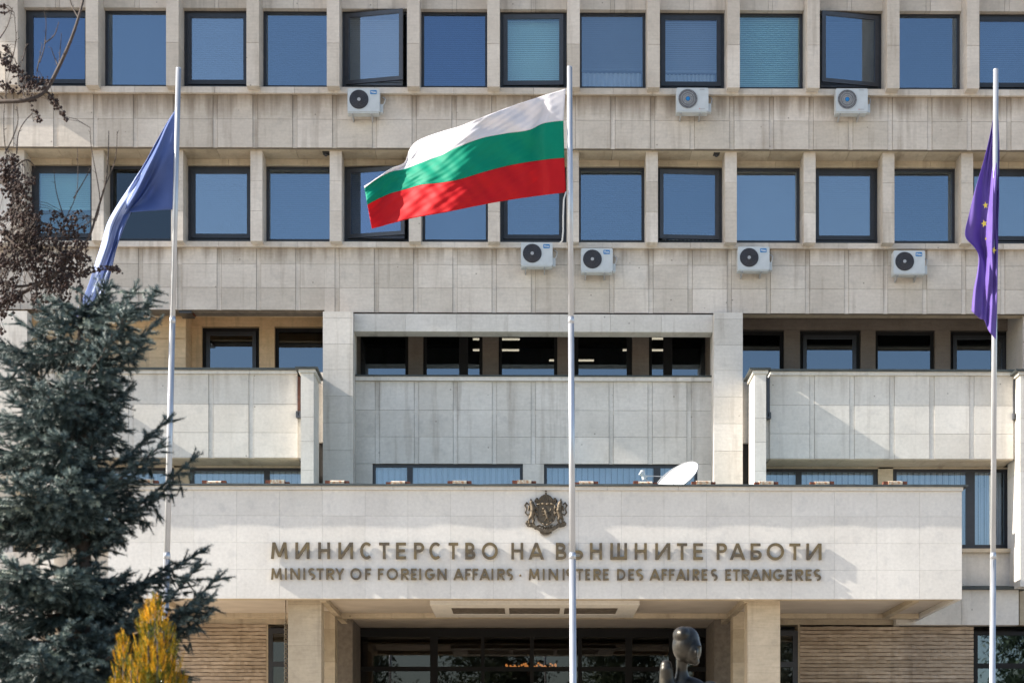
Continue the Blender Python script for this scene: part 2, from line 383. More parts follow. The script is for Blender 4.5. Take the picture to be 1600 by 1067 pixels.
# ---- storey 1 (top): fins, lintels, sills, windows
z_lin1 = Z(15, 49.62); z_w1b = Z(139.5, Y_W1); z_w1t = Z(19.5, Y_W1); z_sil1a, z_sil1b = Z(147, Y_SIL1), Z(137.5, Y_SIL1)
z_fin1 = Z(136.2, Y_FIN1)
TOP = Z(15, 50) + 6.6
fins1 = lattice(-13.2, 19, FX0, 2.0)
for k, x in enumerate(fins1):
    mb = MB(); zz = [z_fin1, Z(69, Y_FIN1), Z(69, Y_FIN1)+2.6, TOP]
    for j in range(3): mb.box(x-.155, x+.155, Y_FIN1, Y_W1+.3, zz[j]+.004, zz[j+1]-.004)
    mb.box(x-.14, x+.14, Y_FIN1+.02, Y_W1+.28, z_fin1+.01, TOP-.01, .2, mi=1)
    mb.build('fin', ['stone', 'joint'], B)
lin = MB()
for i in range(len(fins1)-1):
    a, b = fins1[i]+.157, fins1[i+1]-.157; c = (a+b)/2
    for (p, q) in ((a, c-.06), (c-.052, c+.052), (c+.06, b)): lin.box(p, q, 49.62, 49.9, z_lin1, z_lin1+1.9)
    lin.box(a, b, 49.65, 50.0, z_lin1+.01, TOP-.02, .3, mi=1)
lin.build('lintel', ['stone', 'joint'], B)
kinds1 = {0: ('B', 0), 1: ('A', 0), 2: ('B', 0), 3: ('A', 0), 4: ('O', 0), 5: ('A', 0), 6: ('P', 0), 7: ('A', .28), 8: ('B', .22), 9: ('AP', 0), 10: ('OL', 0), 11: ('A', 0), 12: ('B', 0)}
for i in range(len(fins1)-1):
    a, b = fins1[i]+.157, fins1[i+1]-.157
    k, bt = kinds1.get(i, ('A', 0))
    kw = dict(blind_to=bt)
    if bt: kw.update(glassm='glass_soft')
    if k == 'B': kw.update(sash=(.11, 0, -1))
    if k == 'O': kw.update(sash=(.10, R(14), -1), glassm='glass_soft', blindmat='blind_mid', label='dark framed window standing ajar, hinged on its left side')
    if k == 'OL': kw.update(sash=(.10, R(13), 1), label='dark framed window standing ajar, hinged on its right side')
    if k == 'P': kw.update(sash=(.11, R(2), -1), blindmat='blind_bright', glassm='glass_mint', label='window with a pale mint blind')
    if k == 'AP': kw.update(blindmat='blind_mint', glassm='glass_mint', label='fixed window with a pale mint blind')
    window(a, b, z_w1b, z_w1t, Y_W1, **kw)
sil = MB(); xs = lattice(-13.2, 20, FX0, 1.0)
for i in range(len(xs)-1): sil.box(xs[i]+.003, xs[i+1]-.003, Y_SIL1, Y_W1+.2, z_sil1a, z_sil1b)
sil.build('sill', 'stone', B)
# ---- upper spandrel
zsp = [Z(232, Y_SP1), Z(188, Y_SP1), Z(147, Y_SP1)]
STR = lattice(XL, XR, FX0, 1.0)
sp = MB(); slabs(sp, XL, XR, zsp, Y_SP1, STR, drip_top=1.0)
sp.box(XL, XR, Y_SP1+.17, Y_W1+.2, zsp[0]+.02, zsp[-1]-.02, .5, mi=1)
und = MB()
for i in range(len(STR)-1): und.box(STR[i]+.004, STR[i+1]-.004, Y_SP1+.055, 50.6, zsp[0]+.003, zsp[0]+.018)
sp.build('spandrel', ['stone', 'joint'], B); und.build('soffit', 'beige', B)
# ---- storey 2
z_w2t, z_w2b = Z(262, Y_W2), Z(379, Y_W2); z_sil2a, z_sil2b = Z(387, Y_SIL2), Z(378.5, Y_SIL2); z_pier2 = Z(378, Y_FIN2)
piers = lattice(-13.2, 19, FX0, 2.0)
for x in piers:
    mb = MB(); zz = [z_pier2, Z(331, Y_FIN2), Z(284, Y_FIN2), zsp[0]+.002]
    for j in range(3): mb.box(x-.15, x+.15, Y_FIN2, Y_W2+.25, zz[j]+.003, zz[j+1]-.003)
    mb.box(x-.135, x+.135, Y_FIN2+.02, Y_W2+.24, z_pier2+.01, zsp[0]-.01, .2, mi=1)
    mb.build('pier', ['stone', 'joint'], B)
lin = MB()
for i in range(len(piers)-1):
    a, b = piers[i]+.152, piers[i+1]-.152; c = a+(b-a)*.62
    for (p, q) in ((a, c-.004), (c+.004, b)): lin.box(p, q, Y_W2-.10, Y_W2+.2, z_w2t+.002, zsp[0]+.001)
lin.build('lintel', 'beige', B)
kinds2 = {0: ('BP', .45), 1: ('D', 0), 2: ('B', 0), 3: ('A', 0), 4: ('O', 0), 5: ('AP', 0), 6: ('B', 0), 7: ('A', 0), 8: ('S', .12), 9: ('A', 0), 10: ('B', 0), 11: ('A', 0), 12: ('B', 0)}
for i in range(len(piers)-1):
    a, b = piers[i]+.152, piers[i+1]-.152; k, bt = kinds2.get(i, ('A', 0)); kw = dict(blind_to=bt)
    if k in 'B': kw.update(sash=(.11, 0, -1))
    if k == 'BP': kw.update(sash=(.11, 0, -1), blindmat='blind_mint', glassm='glass_mint')
    if k == 'D': kw.update(blindmat='blind_dark', glassm='glass_dark', label='dim window beside the navy flag')
    if k == 'AP': kw.update(blindmat='blind')
    if k == 'O': kw.update(sash=(.10, R(14), -1), label='dark framed window standing ajar behind the tricolour flag')
    if k == 'S': kw.update(sash=(.10, R(4), 1), label='window with its sash slightly ajar')
    window(a, b, z_w2b, z_w2t, Y_W2, **kw)
sil = MB()
for i in range(len(xs)-1): sil.box(xs[i]+.003, xs[i+1]-.003, Y_SIL2, Y_W2+.2, z_sil2a, z_sil2b)
sil.build('sill', 'stone', B)
# ---- lower spandrel
XPL0, XPL1 = X(505, 49.8), X(552, 49.8); XPR0, XPR1 = X(1115, 49.8), X(1160, 49.8)
zl = [Z(488.6, Y_SP2), Z(450.5, Y_SP2), Z(414, Y_SP2), Z(387, Y_SP2)]
zlL = [Z(485.3, Y_SP2)] + zl[1:]
sp = MB(); slabs(sp, XL, XPL0, zlL, Y_SP2, STR, drip_top=.6); slabs(sp, XPL0+.002, XR, zl, Y_SP2, STR, drip_top=.6)
sp.box(XL, XR, Y_SP2+.17, Y_W2+.2, zl[0]+.03, zl[-1]-.02, .5, mi=1)
sp.build('spandrel', ['stone', 'joint'], B)
# blank end wall at the left of the first fin, in full sun
ew = MB()
for (a, b) in ((z_sil1a, Z(69, 49.3)), (Z(69, 49.3), Z(69, 49.3)+2.4), (Z(69, 49.3)+2.4, TOP)):
    for (p, q) in ((XL, -15.5), (-15.5, -13.02)): ew.box(p+.003, q-.003, 49.3, 50.2, a+.003, b-.003)
for (a, b) in ((z_sil2a, Z(300, 49.66)), (Z(300, 49.66), zsp[0]-.003)):
    for (p, q) in ((XL, -15.5), (-15.5, -13.02)): ew.box(p+.003, q-.003, Y_FIN2+.01, 50.6, a+.003, b-.003)
ew.build('wall', 'stone_low', B)
each_ = [(17.31, XR, 49.3, 50.2, z_sil1a, TOP-.01), (17.31, XR, Y_FIN2+.01, 50.6, z_sil2a, zsp[0]-.003)]
for b_ in each_: mb = MB(); mb.box(*b_); mb.build('wall', 'stone_low', B)
# roof and rooms behind the glass
rm = MB()
rm.box(XL, XR, 49.4, 62, TOP, TOP+.5, .5); rm.box(XL, XR, 62, 62.4, 0, TOP, .5)
rm.box(XL-.3, XL, 49.5, 62, 0, TOP, .5); rm.box(XR, XR+.3, 49.5, 62, 0, TOP, .5)
rm.build('roof', 'stone_low', B)
ea = MB(); ea.box(-25.4, XR, 47.2, 49.398, TOP+.1, TOP+.45, .5); ea.build('added_shade_slab', 'stone_low', B)  # unseen overhang, added to cast shade on the right pillar
it = MB(); z_ceil_ = Z(497, 52.2)
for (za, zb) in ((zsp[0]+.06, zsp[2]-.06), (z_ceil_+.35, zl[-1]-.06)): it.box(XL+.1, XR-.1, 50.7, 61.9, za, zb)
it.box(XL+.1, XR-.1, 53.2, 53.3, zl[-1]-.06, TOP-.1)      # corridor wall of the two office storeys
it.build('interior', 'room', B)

def each(name, mat, boxes):
    for b in boxes:
        mb = MB(); mb.box(*b); mb.build(name, mat, B)
# ---- pillars beside the centre bay
Yp = 49.72
for (a, b) in ((XPL0, XPL1), (XPR0, XPR1)):
    mb = MB(); zz = [Z(q, Yp) for q in (800, 704, 661, 619, 578, 538, 498, 487.5)]
    for j in range(len(zz)-1): mb.box(a, b, Yp, 50.75, zz[j]+.003, zz[j+1]-.003)
    mb.box(a+.012, b-.012, Yp+.015, 52.3, 3.0, zz[-1]-.01, .2, mi=1)
    mb.build('pillar', ['stone_low', 'joint'], B)
# ---- centre bay: beam, recessed windows, sill, slab wall, low windows
cx0, cx1 = XPL1+.003, XPR0-.003
mb = MB(); zb0, zb1 = Z(518.2, 50.0), Z(491, 50.0); es = np.linspace(cx0, cx1, 8)
for i in range(7): mb.box(es[i]+.002, es[i+1]-.002, 50.0, 50.55, zb0, zb1)
mb.build('beam', 'stone_low', B)
Yr = 51.92; z_ceil = Z(497, Yr)
def recess(x0, x1, zfloor, wallmat, edges, wins, z_wt, beam_d, name):
    """deep loggia: ceiling, back wall piers, windows, floor"""
    mb = MB(); mb.box(x0, x1, Y_SP2+.17, 52.6, z_ceil, z_ceil+.1); mb.build('ceiling', wallmat, B)
    mb = MB(); mb.box(x0, x1, 50.42, 52.6, zfloor-.1, zfloor); mb.build('floor_slab', 'beige', B)
    mb = MB()
    for (a, b) in edges: mb.box(a, b, Yr, Yr+.4, zfloor, z_wt+.003)
    for (a, b) in zip(np.linspace(x0, x1, 5)[:-1], np.linspace(x0, x1, 5)[1:]): mb.box(a+.002, b-.002, Yr, Yr+.4, z_wt+.006, z_ceil-.002)
    mb.build('back_wall', wallmat, B)
    for w in wins: window(w[0], w[1], zfloor+.25, z_wt, Yr+.16, **w[2])
zfl = Z(640, 50.3)
PX = lambda q: X(q, Yr)
# centre
gl = dict(blindmat=None, glassm='glass_clear', frame_w=.09)
cw = [(PX(548), PX(638), dict(gl)), (PX(661), PX(754), dict(gl, mull=((PX(717), PX(731)),))), (PX(779), PX(871), dict(gl)),
      (PX(896), PX(988), dict(gl, frame_w=.14)), (PX(1014), PX(1108), dict(gl, mull=((PX(1037), PX(1051)),)))]
recess(cx0, cx1, zfl, 'recess_shade', [(PX(638), PX(661)), (PX(754), PX(779)), (PX(871), PX(896)), (PX(988), PX(1014)), (PX(1108), cx1)], cw, Z(516, Yr+.16), .5, 'centre')
# right loggia
rw = [(PX(1150), PX(1225), dict(gl)), (PX(1250), PX(1345), dict(gl, sash=(.10, 0, -1))), (PX(1368), PX(1461), dict(gl)), (PX(1485), PX(1579), dict(gl, sash=(.10, 0, -1)))]
recess(XPR1-.1, XR, zfl, 'recess_shade', [(PX(1225), PX(1250)), (PX(1345), PX(1368)), (PX(1461), PX(1485)), (PX(1579), XR)], rw, Z(517, Yr+.16), .5, 'right')
mb = MB(); mb.box(X(1588, 51), X(1640, 51), 50.3, 52.2, zfl, z_ceil); mb.build('wall', 'stone_low', B)
# left loggia
lw_ = [(PX(315), PX(405), dict(gl, sash=(.10, 0, -1))), (PX(429), PX(520), dict(gl))]
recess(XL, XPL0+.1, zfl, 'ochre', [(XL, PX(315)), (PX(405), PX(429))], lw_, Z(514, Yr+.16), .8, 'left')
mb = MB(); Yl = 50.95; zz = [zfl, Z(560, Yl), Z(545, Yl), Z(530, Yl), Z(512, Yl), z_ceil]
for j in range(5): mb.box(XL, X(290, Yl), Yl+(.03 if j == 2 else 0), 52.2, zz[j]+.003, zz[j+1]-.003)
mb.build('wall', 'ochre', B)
# downstand beams in front of the side loggias (soffit of the spandrel)
mb = MB(); mb.box(XPR1, XR, Y_SP2+.052, 50.55, zl[0]+.004, zl[0]+.2); mb.build('beam', 'beige', B)
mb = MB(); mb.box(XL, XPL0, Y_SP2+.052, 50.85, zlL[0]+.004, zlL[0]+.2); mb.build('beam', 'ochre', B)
# centre sill + wall
mb = MB(); zs0, zs1 = Z(594.5, 50.31), Z(588.5, 50.31)
for a, b in zip(np.linspace(cx0, cx1, 4)[:-1], np.linspace(cx0, cx1, 4)[1:]): mb.box(a+.002, b-.002, 50.31, 50.7, zs0, zs1)
mb.build('sill', 'stone_low', B)
mb = MB(); mb.box(cx0, cx1, 50.28, 50.7, zs1+.001, zs1+.04); mb.build('coping', 'coping', B)
Ycw = 50.40; zc = [Z(724.5, Ycw), Z(682.5, Ycw), Z(641, Ycw), zs0-.004]
mb = MB(); slabs(mb, cx0, cx1, zc, Ycw, STR, drip_top=.15); mb.box(cx0, cx1, Ycw+.18, 51.5, zc[0]+.05, zs0-.05, .5, mi=1)
zlow = Z(860, 50.4)
# wall patches beside the low windows
lowx = [(cx0, X(582, Ycw)), (X(817, Ycw), X(850, Ycw)), (X(1090, Ycw), cx1)]
for a, b in lowx: mb.box(a+.002, b-.002, Ycw, 50.7, zlow-1, zc[0]-.004)
mb.build('wall', ['stone_low', 'joint'], B)
m1 = (X(636, 50.5), X(645, 50.5)); m2 = (X(1021, 50.5), X(1032, 50.5))
window(X(582, Ycw), X(817, Ycw), zlow, zc[0]-.005, 50.48, frame_w=.075, blindmat='blind_vert', mull=(m1,))
window(X(850, Ycw), X(1090, Ycw), zlow, zc[0]-.005, 50.48, frame_w=.075, blindmat='blind_vert', mull=(m2,))
# recess gaps beside pillars (dark slots)
# ---- side balconies
Yb = 49.0
def balcony(x0, x1, name):
    bz = [Z(715.5, Yb), Z(676.5, Yb), Z(632, Yb), Z(585.5, Yb)]
    mb = MB(); slabs(mb, x0, x1, bz, Yb, [s for s in lattice(x0, x1, X(1269, Yb), 1.0)], sw=.12, rec=.02, drip_top=.25)
    mb.box(x0+.01, x1-.01, Yb+.17, Yb+.4, bz[0]+.01, bz[-1]-.01, .5, mi=1)
    w = mb.build('balcony', ['fascia_b', 'joint'], B)
    c = MB(); n = 5; e = np.linspace(x0, x1, n+1)
    for i in range(n): c.box(e[i]+.003, e[i+1]-.003, Yb-.06, Yb+.45, bz[-1]+.002, bz[-1]+.085, mi=0)
    c.build('cornice', 'fascia_b', w)
    c = MB(); c.box(x0-.02, x1+.02, Yb-.125, Yb+.5, bz[-1]+.088, bz[-1]+.135); c.build('coping', 'coping', w)
    s = MB(); s.box(x0, x1, Yb+.01, 50.3, bz[0]-.025, bz[0]-.003); s.build('soffit', 'beige', w)
    return w
M['fascia_b'] = stone('pale_parapet_stone', (.63, .60, .555), (.56, .53, .485), .08, bump=.1, beds=.10, stain=.5)
xbl0, xbl1 = X(92, Yb), X(465, Yb); xbr0, xbr1 = X(1203, Yb), X(1583, Yb)
balcony(xbl0, xbl1, 'l'); balcony(xbr0, xbr1, 'r')
def blade(x0, x1, Yf, Yk, py0, pyb, side):
    zz = [Z(pyb, Yf), Z(735, Yf), Z(690, Yf), Z(652, Yf), Z(py0, Yf)]
    mb = MB()
    for j in range(4): mb.box(x0, x1, Yf, Yk, zz[j]+.003, zz[j+1]-.003)
    mb.box(x0+.01, x1-.01, Yf+.015, Yk-.02, zz[0]+.01, zz[-1]-.01, .2, mi=1)
    w = mb.build('blade_wall', ['fascia_b', 'joint'], B)
    c = MB(); c.box(x0-.05, x1+.05, Yf-.05, Yk, zz[-1], zz[-1]+.075); c.build('cornice', 'fascia_b', w)
    c = MB(); c.box(x0-.13, x1+.11, Yf-.12, Yk+.02, zz[-1]+.078, zz[-1]+.125); c.build('coping', 'coping', w)
Yv = 48.5
blade(X(1179, Yv), X(1197, Yv), Yv, 49.78, 583, 800, 1)
blade(X(470, Yv), X(490, Yv), Yv, 49.78, 583, 800, -1)
blade(X(1594, Yv), X(1614, Yv), Yv, 49.78, 584, 915, 1)
blade(X(62, Yv), X(84, Yv), Yv, 49.78, 583, 915, -1)
# dark slots between blades and pillars
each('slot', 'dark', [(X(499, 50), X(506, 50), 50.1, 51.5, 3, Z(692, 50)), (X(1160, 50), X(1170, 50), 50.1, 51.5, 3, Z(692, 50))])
each('wall', 'stone_low', [(X(494, 50), XPL0+.02, 49.95, 50.1, Z(692, 50), Z(583, 50)), (XPR1-.02, X(1172, 50), 49.95, 50.1, Z(692, 50), Z(590, 50))])
# downpipes in the gaps between balcony and blade
for (px0, px1, mat) in ((1197.5, 1203, 'sash'), (1583.5, 1590, 'sash'), (464.5, 469.5, 'rust_dark')):
    Yq = 48.97; mb = MB(); mb.box(X(px0, Yq)+.005, X(px1, Yq)-.005, Yq, Yq+.12, Z(648, Yq), Z(589, Yq)); w = mb.build('downpipe', mat, B)
    mb = MB(); xa, xb = X(px0-1.5, Yq), X(px1+1, Yq); za, zb_ = Z(654, Yq), Z(644, Yq)
    mb.box(xa, xa+.05, Yq-.10, Yq+.1, za, zb_); mb.box(xb-.05, xb, Yq-.10, Yq+.1, za, zb_); mb.box(xa+.05, xb-.05, Yq-.10, Yq+.1, za, za+.05); mb.build('bracket', 'sash', w)
    mb = MB(); mb.box(X(px0-2, Yq), X(px1+2, Yq), 49.06, 49.5, Z(715, 49), Z(589, 49), .3)
    mb.build('wall', 'fascia_b', B)
# ---- low storey behind the canopy, left and right
Yg = 50.05
zg1 = Z(729, Yg); zg0 = Z(856, Yg)
def lowstorey(x0, x1, wins, edges):
    mb = MB(); mb.box(x0, x1, Yg-.02, Yg+.3, zg1+.002, Z(718, 49)-.03); 
    for a, b in edges: mb.box(a, b, Yg-.02, Yg+.3, zg0, zg1)
    mb.build('wall', 'beige', B)
    for w in wins: window(w[0], w[1], zg0, zg1, Yg+.05, frame_w=.11, blindmat='blind_vert', mull=w[2])
g_ = lambda q: X(q, Yg)
lowstorey(g_(1196), g_(1640), [(g_(1190), g_(1372), ((g_(1244), g_(1253)),)), (g_(1395), g_(1576), ((g_(1510), g_(1524)),))], [(g_(1372), g_(1395)), (g_(1576), g_(1640))])
lowstorey(g_(20), g_(478), [(g_(296), g_(480), ((g_(412), g_(421)),)), (g_(75), g_(272), ((g_(150), g_(160)),))], [(g_(272), g_(296)), (g_(20), g_(75))])
each('wall', 'stone_low', [(XL, g_(20), Yg-.02, Yg+.3, 3, Z(718, 49)-.03), (XL, xbl0-.8, 49.05, 49.5, Z(720, 49), Z(487, 49)), (xbr1+.9, XR, 49.4, 50, 3, zl[0]-.01)])
for (a, b) in ((X(1480, 49.6), X(1593, 49.6)), (X(66, 49.6), X(200, 49.6))):
    mb = MB(); mb.box(a, b, 49.45, 50.3, Z(861.5, 49.45), Z(855.5, 49.45)); mb.build('sill', 'beige', B)
    mb = MB(); e = [a, a+(b-a)*.62, b]
    for i in range(2): mb.box(e[i]+.003, e[i+1]-.003, 49.6, 49.9, Z(914, 49.6), Z(862, 49.5), drip=.2)
    mb.build('wall', 'fascia_b', B)
    mb = MB(); mb.box(a-.05, b+.05, 49.1, 49.7, Z(919.5, 49.1), Z(914.5, 49.1)); mb.build('coping', 'coping', B)
for (a, b) in ((X(1400, 49.24), X(1592, 49.24)), (X(66, 49.24), X(210, 49.24))):
    mb = MB(); xs_ = [a] + lattice(a+.4, b-.4, X(1503, 49.24) % 1.55, 1.55) + [b]
    for i in range(len(xs_)-1): mb.box(xs_[i]+.004, xs_[i+1]-.004, 49.24, 49.6, Z(975, 49.24), Z(920, 49.24))
    mb.build('wall', 'fascia_b', B)

each('wall', 'beige', [(X(1593, 49.5)+.01, XR, 49.52, 49.9, Z(975, 49.5), Z(915, 49.5)+.3)])
# ---- canopy
Yc = 44.0
cxa, cxb = X(169, Yc), X(1503, Yc)
zc0, zc1 = Z(935, Yc), Z(766, Yc); zct = Z(757, Yc)
mb = MB(); zrow = [zc0, Z(890, Yc), Z(848, Yc), Z(806, Yc), zc1]
cols_ = list(np.linspace(cxa, cxb, 21))
for j in range(4):
    jit = [0]*21
    for i in range(20): mb.box(cols_[i]+.0015, cols_[i+1]-.0015, Yc, Yc+.12, zrow[j]+.0015, zrow[j+1]-.0015)
mb.box(cxa+.003, cxb-.003, Yc+.02, Yc+.4, zc0+.01, zc1-.01, .5, mi=1)
# side faces
mb.box(cxa, cxa+.12, Yc+.121, 49.5, zc0, zc1, .4); mb.box(cxb-.12, cxb, Yc+.121, 49.5, zc0, zc1, .4)
can = mb.build('canopy', ['fascia', 'joint'], B)
mb = MB(); e = np.linspace(cxa-.02, cxb+.02, 13)
for i in range(12): mb.box(e[i]+.003, e[i+1]-.003, Yc-.06, Yc+.5, zc1+.002, zct-.045, .35+.3*random.random())
mb.box(cxb-.3, cxb+.06, Yc+.5, 49.4, zc1+.002, zct-.045); mb.box(cxa-.06, cxa+.3, Yc+.5, 49.4, zc1+.002, zct-.045)
mb.build('cornice', 'fascia', can)
# slightly buckled metal coping
mb = MB(); n = 60; xsn = np.linspace(cxa-.10, cxb+.12, n+1); wob = [.010*math.sin(i*.9)+.008*random.uniform(-1, 1) for i in range(n+1)]
for i in range(n):
    for (ya, yb, zo) in ((Yc-.135, Yc+.55, 0),):
        a, b = xsn[i], xsn[i+1]; w0, w1 = wob[i]*.5, wob[i+1]*.5
        za, zb2 = zct-.042, zct
        v = [(a, ya-w0, za), (b, ya-w1, za), (b, yb, za), (a, yb, za), (a, ya-w0+.02, zb2+w0), (b, ya-w1+.02, zb2+w1), (b, yb, zb2+w1), (a, yb, zb2+w0)]
        k = len(mb.v); mb.v += v; mb.d += [0]*8; mb.t += [.5]*8
        for q, mi in (((0,1,5,4), 0), ((4,5,6,7), 1), ((3,2,1,0), 0), ((2,3,7,6), 0)): mb.f.append([k+t for t in q]); mb.mi.append(mi)
        if i == 0: mb.f.append([k+t for t in (3,0,4,7)]); mb.mi.append(0)
        if i == n-1: mb.f.append([k+t for t in (1,2,6,5)]); mb.mi.append(0)
mb.build('coping', ['coping', 'coping_light'], can)
mb = MB(); mb.box(cxa+.13, cxb-.13, Yc+.41, 49.5, zc1-.25, zc1-.1); mb.build('roof_deck', 'coping_light', can)
# soffit: panels with recessed beams
zso = zc0+.10
mb = MB(); mb.box(cxa+.01, cxb-.01, Yc+.13, Yc+.42, zc0+.006, zc0+.3); mb.build('edge_beam', 'beige', can)
mb = MB(); mb.box(cxa+.13, cxb-.13, Yc+.43, 52.6, zso, zso+.1); mb.build('soffit', 'soffit_paint', can) if 'soffit_paint' in M else None
M['soffit_paint'] = plain('soffit_render', (.52, .46, .40), .85, noise=.12, nscale=1.5)
if not can.get('x'):
    mb = MB(); mb.box(cxa+.13, cxb-.13, Yc+.43, 52.6, zso, zso+.1); mb.build('soffit', 'soffit_paint', can)
xcol = [(X(450, 44.6), X(502, 44.6)), (X(1168, 44.6), X(1219, 44.6))]
zbm = zso-.001
def Xd(px, py): return None
mb = MB(); Yx = 48.2
mb.box(cxa+.13, cxb-.13, Yx, Yx+.3, zc0-.02, zso-.002)                # cross beam
mb.build('soffit_beam', 'beige', can)
for xb_ in (xcol[0][1]-.02, xcol[1][0]-.10, X(1425, Yc+.5), X(245, Yc+.5)):
    mb = MB(); mb.box(xb_, xb_+.14, Yc+.44, Yx-.002, zc0-.02, zso-.002)
    if 0 < 1 and xb_ in (xcol[0][1]-.02, xcol[1][0]-.10): mb.box(xb_, xb_+.14, Yx+.302, 52.0, zc0-.02, zso-.002)
    mb.build('soffit_beam', 'beige', can)
# ventilation grille in the soffit
v0, v1 = X(672, Yc+.7), X(999, Yc+.7); va, vb = Yc+.62, Yc+3.55; zv = zc0-.07
mb = MB(); fr = .45
mb.box(v0, v1, va, va+fr*1.6, zv, zso-.003); mb.box(v0, v1, vb-fr*1.5, vb, zv, zso-.003)
mb.box(v0, v0+fr, va+fr*1.6, vb-fr*1.5, zv, zso-.003); mb.box(v1-fr, v1, va+fr*1.6, vb-fr*1.5, zv, zso-.003)
for t in (1/3, 2/3):
    xm = v0+fr+(v1-v0-2*fr)*t; mb.box(xm-.05, xm+.05, va+fr*1.6, vb-fr*1.5, zv, zso-.003)
vg = mb.build('vent_frame', 'fascia', can)
mb = MB(); n = 9
for i in range(n):
    y = va+fr*1.6+.06+(vb-va-fr*3.1-.1)*i/(n-1)
    mb.prism([(v0+fr+.005, y, zv+.02), (v0+fr+.005, y+.10, zv+.075), (v0+fr+.005, y+.11, zv+.07), (v0+fr+.005, y+.01, zv+.015)], (v1-v0-2*fr-.01, 0, 0))
mb.box(v0+fr, v1-fr, va+fr*1.6, vb-fr*1.5, zv+.085, zv+.095, mi=1)
mb.build('louvre', ['louvre', 'dark'], vg)
# columns under the canopy
for (a, b) in xcol:
    for (ya, yb) in ((44.6, 45.25), (47.75, 48.35), (51.5, 52.0)):
        mb = MB(); zz = [0, 2.2, 4.3, Z(1008, ya) if ya < 46 else 5.3, Z(944, 44.6) if ya < 46 else 6.1, zso-.002]
        for j in range(5): mb.box(a, b, ya, yb, zz[j]+.002, zz[j+1]-.002)
        mb.box(a+.01, b-.01, ya+.01, yb-.01, .01, zso-.01, .3, mi=1)
        mb.build('column', ['beige', 'joint'], B)
# entrance glazing
Ye = 52.05; ex = lambda q: X(q, Ye)
zt = zso-.002-.02; ztr0, ztr1 = Z(1048, Ye), Z(1041, Ye)
muls = [(ex(672), ex(684)), (ex(752), ex(757)), (ex(828), ex(834)), (ex(903), ex(909)), (ex(977), ex(988)), (ex(1045), ex(1056))]
ew_ = window(ex(548), ex(1117), 2.6, zt, Ye, frame_w=.22, blindmat=None, glassm='glass_door', name='entrance_glazing', mull=muls, trans=((ztr0, ztr1),), depth=.14, label='wide dark framed glass entrance with a transom')
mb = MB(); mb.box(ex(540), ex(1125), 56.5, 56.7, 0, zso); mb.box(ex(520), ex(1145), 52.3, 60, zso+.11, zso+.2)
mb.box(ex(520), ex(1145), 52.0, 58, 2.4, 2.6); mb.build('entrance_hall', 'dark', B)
mb = MB(); mb.box(ex(600), ex(740), 56.3, 56.45, 2.6, 5.75); mb.build('hall_panel', 'red_panel', B) if 'red_panel' in M else None
# ribbed side walls of the ground floor and their windows
def ribwall(x0, x1, z0, z1, Y):
    """courses of rough-split stone, each a wavy rib"""
    mb = MB(); n = int((x1-x0)/.09); h = .094; j = 0; z = z1
    rr = random.Random(3)
    while z > z0+.05:
        zt_ = z; zb_ = z-h; k = len(mb.v); wv = 0
        tone = rr.random()
        for i in range(n+1):
            if rr.random() < .16: tone = rr.random()
            x = x0+(x1-x0)*i/n; wv = wv*.55 + rr.uniform(-.014, .014); d = .020+rr.uniform(-.012, .014)
            mb.v += [(x, Y+.03, zt_), (x, Y-d, zt_-.008+wv*.7), (x, Y-d*.9, zb_+.012+wv*.5+rr.uniform(-.006, .006)), (x, Y+.02, zb_+.008)]; mb.d += [0]*4; mb.t += [tone]*4
        for i in range(n):
            for q in range(3): a = k+i*4+q; mb.f.append([a, a+4, a+5, a+1][::-1]); mb.mi.append(0)
        z -= h
    mb.box(x0, x1, Y+.025, Y+.3, z0, z1, .1, mi=1)
    return mb.build('ribbed_wall', ['ribbed', 'rib_joint'], B)
Yq = 49.62
ztop = zc0-.02
ribwall(X(272, Yq), X(416, Yq), 3.4, Z(975, Yq), Yq); ribwall(X(1250, Yq), X(1521, Yq), 3.4, Z(978, Yq), Yq)
ribwall(X(60, Yq), X(264, Yq), 3.4, Z(975, Yq), Yq)
each('wall', 'beige', [(X(a, Yq), X(b, Yq), Yq+.02, 50.2, Z(975, Yq)+.002, zso-.004) for (a, b) in ((150, 450), (1219, 1660))])
each('wall', 'beige', [(X(416, Yq), X(419, Yq), Yq, 50.2, 2.4, Z(975, Yq)), (X(1247, Yq), X(1250, Yq), Yq, 50.2, 2.4, Z(975, Yq))])
window(X(418, Yq), X(456, Yq), 3.0, Z(981, Yq), Yq+.02, frame_w=.13, blindmat='blind_pale', blind_to=.55, trans=((Z(1041, Yq), Z(1033, Yq)),), glassm='glass_door')
window(X(1206, Yq), X(1247, Yq), 3.0, Z(984, Yq), Yq+.02, frame_w=.13, blindmat='blind_pale', blind_to=.6, trans=((Z(1041, Yq), Z(1033, Yq)),), glassm='glass_door')
window(X(1522, Yq), X(1660, Yq), 3.0, Z(985, Yq), Yq+.02, frame_w=.10, blindmat=None, trans=((Z(1043, Yq), Z(1035, Yq)),), glassm='glass_clear')
mb = MB(); mb.box(X(1515, Yq), XR, 50.6, 50.8, 0, Z(975, Yq)); mb.box(X(400, Yq), X(470, Yq), 50.6, 50.8, 0, Z(975, Yq)); mb.box(X(1195, Yq), X(1250, Yq), 50.6, 50.8, 0, Z(975, Yq))
mb.build('interior', 'dark', B)
each('wall', 'stone_low', [(XL, X(60, Yq), Yq, 50.2, 0, Z(862, 49.5)), (XL, ex(520), 49.66, 52, 0, 2.6), (ex(1145), XR, 49.66, 52, 0, 2.6)])
mb = MB(); mb.box(cxa, cxb, 43.0, 52.0, 0, 2.4)
for i in range(12): mb.box(cxa-1, cxb+1, 43-.35*(i+1), 43-.35*i, 0, 2.4-.185*(i+1))
mb.build('entrance_steps', 'beige', B)

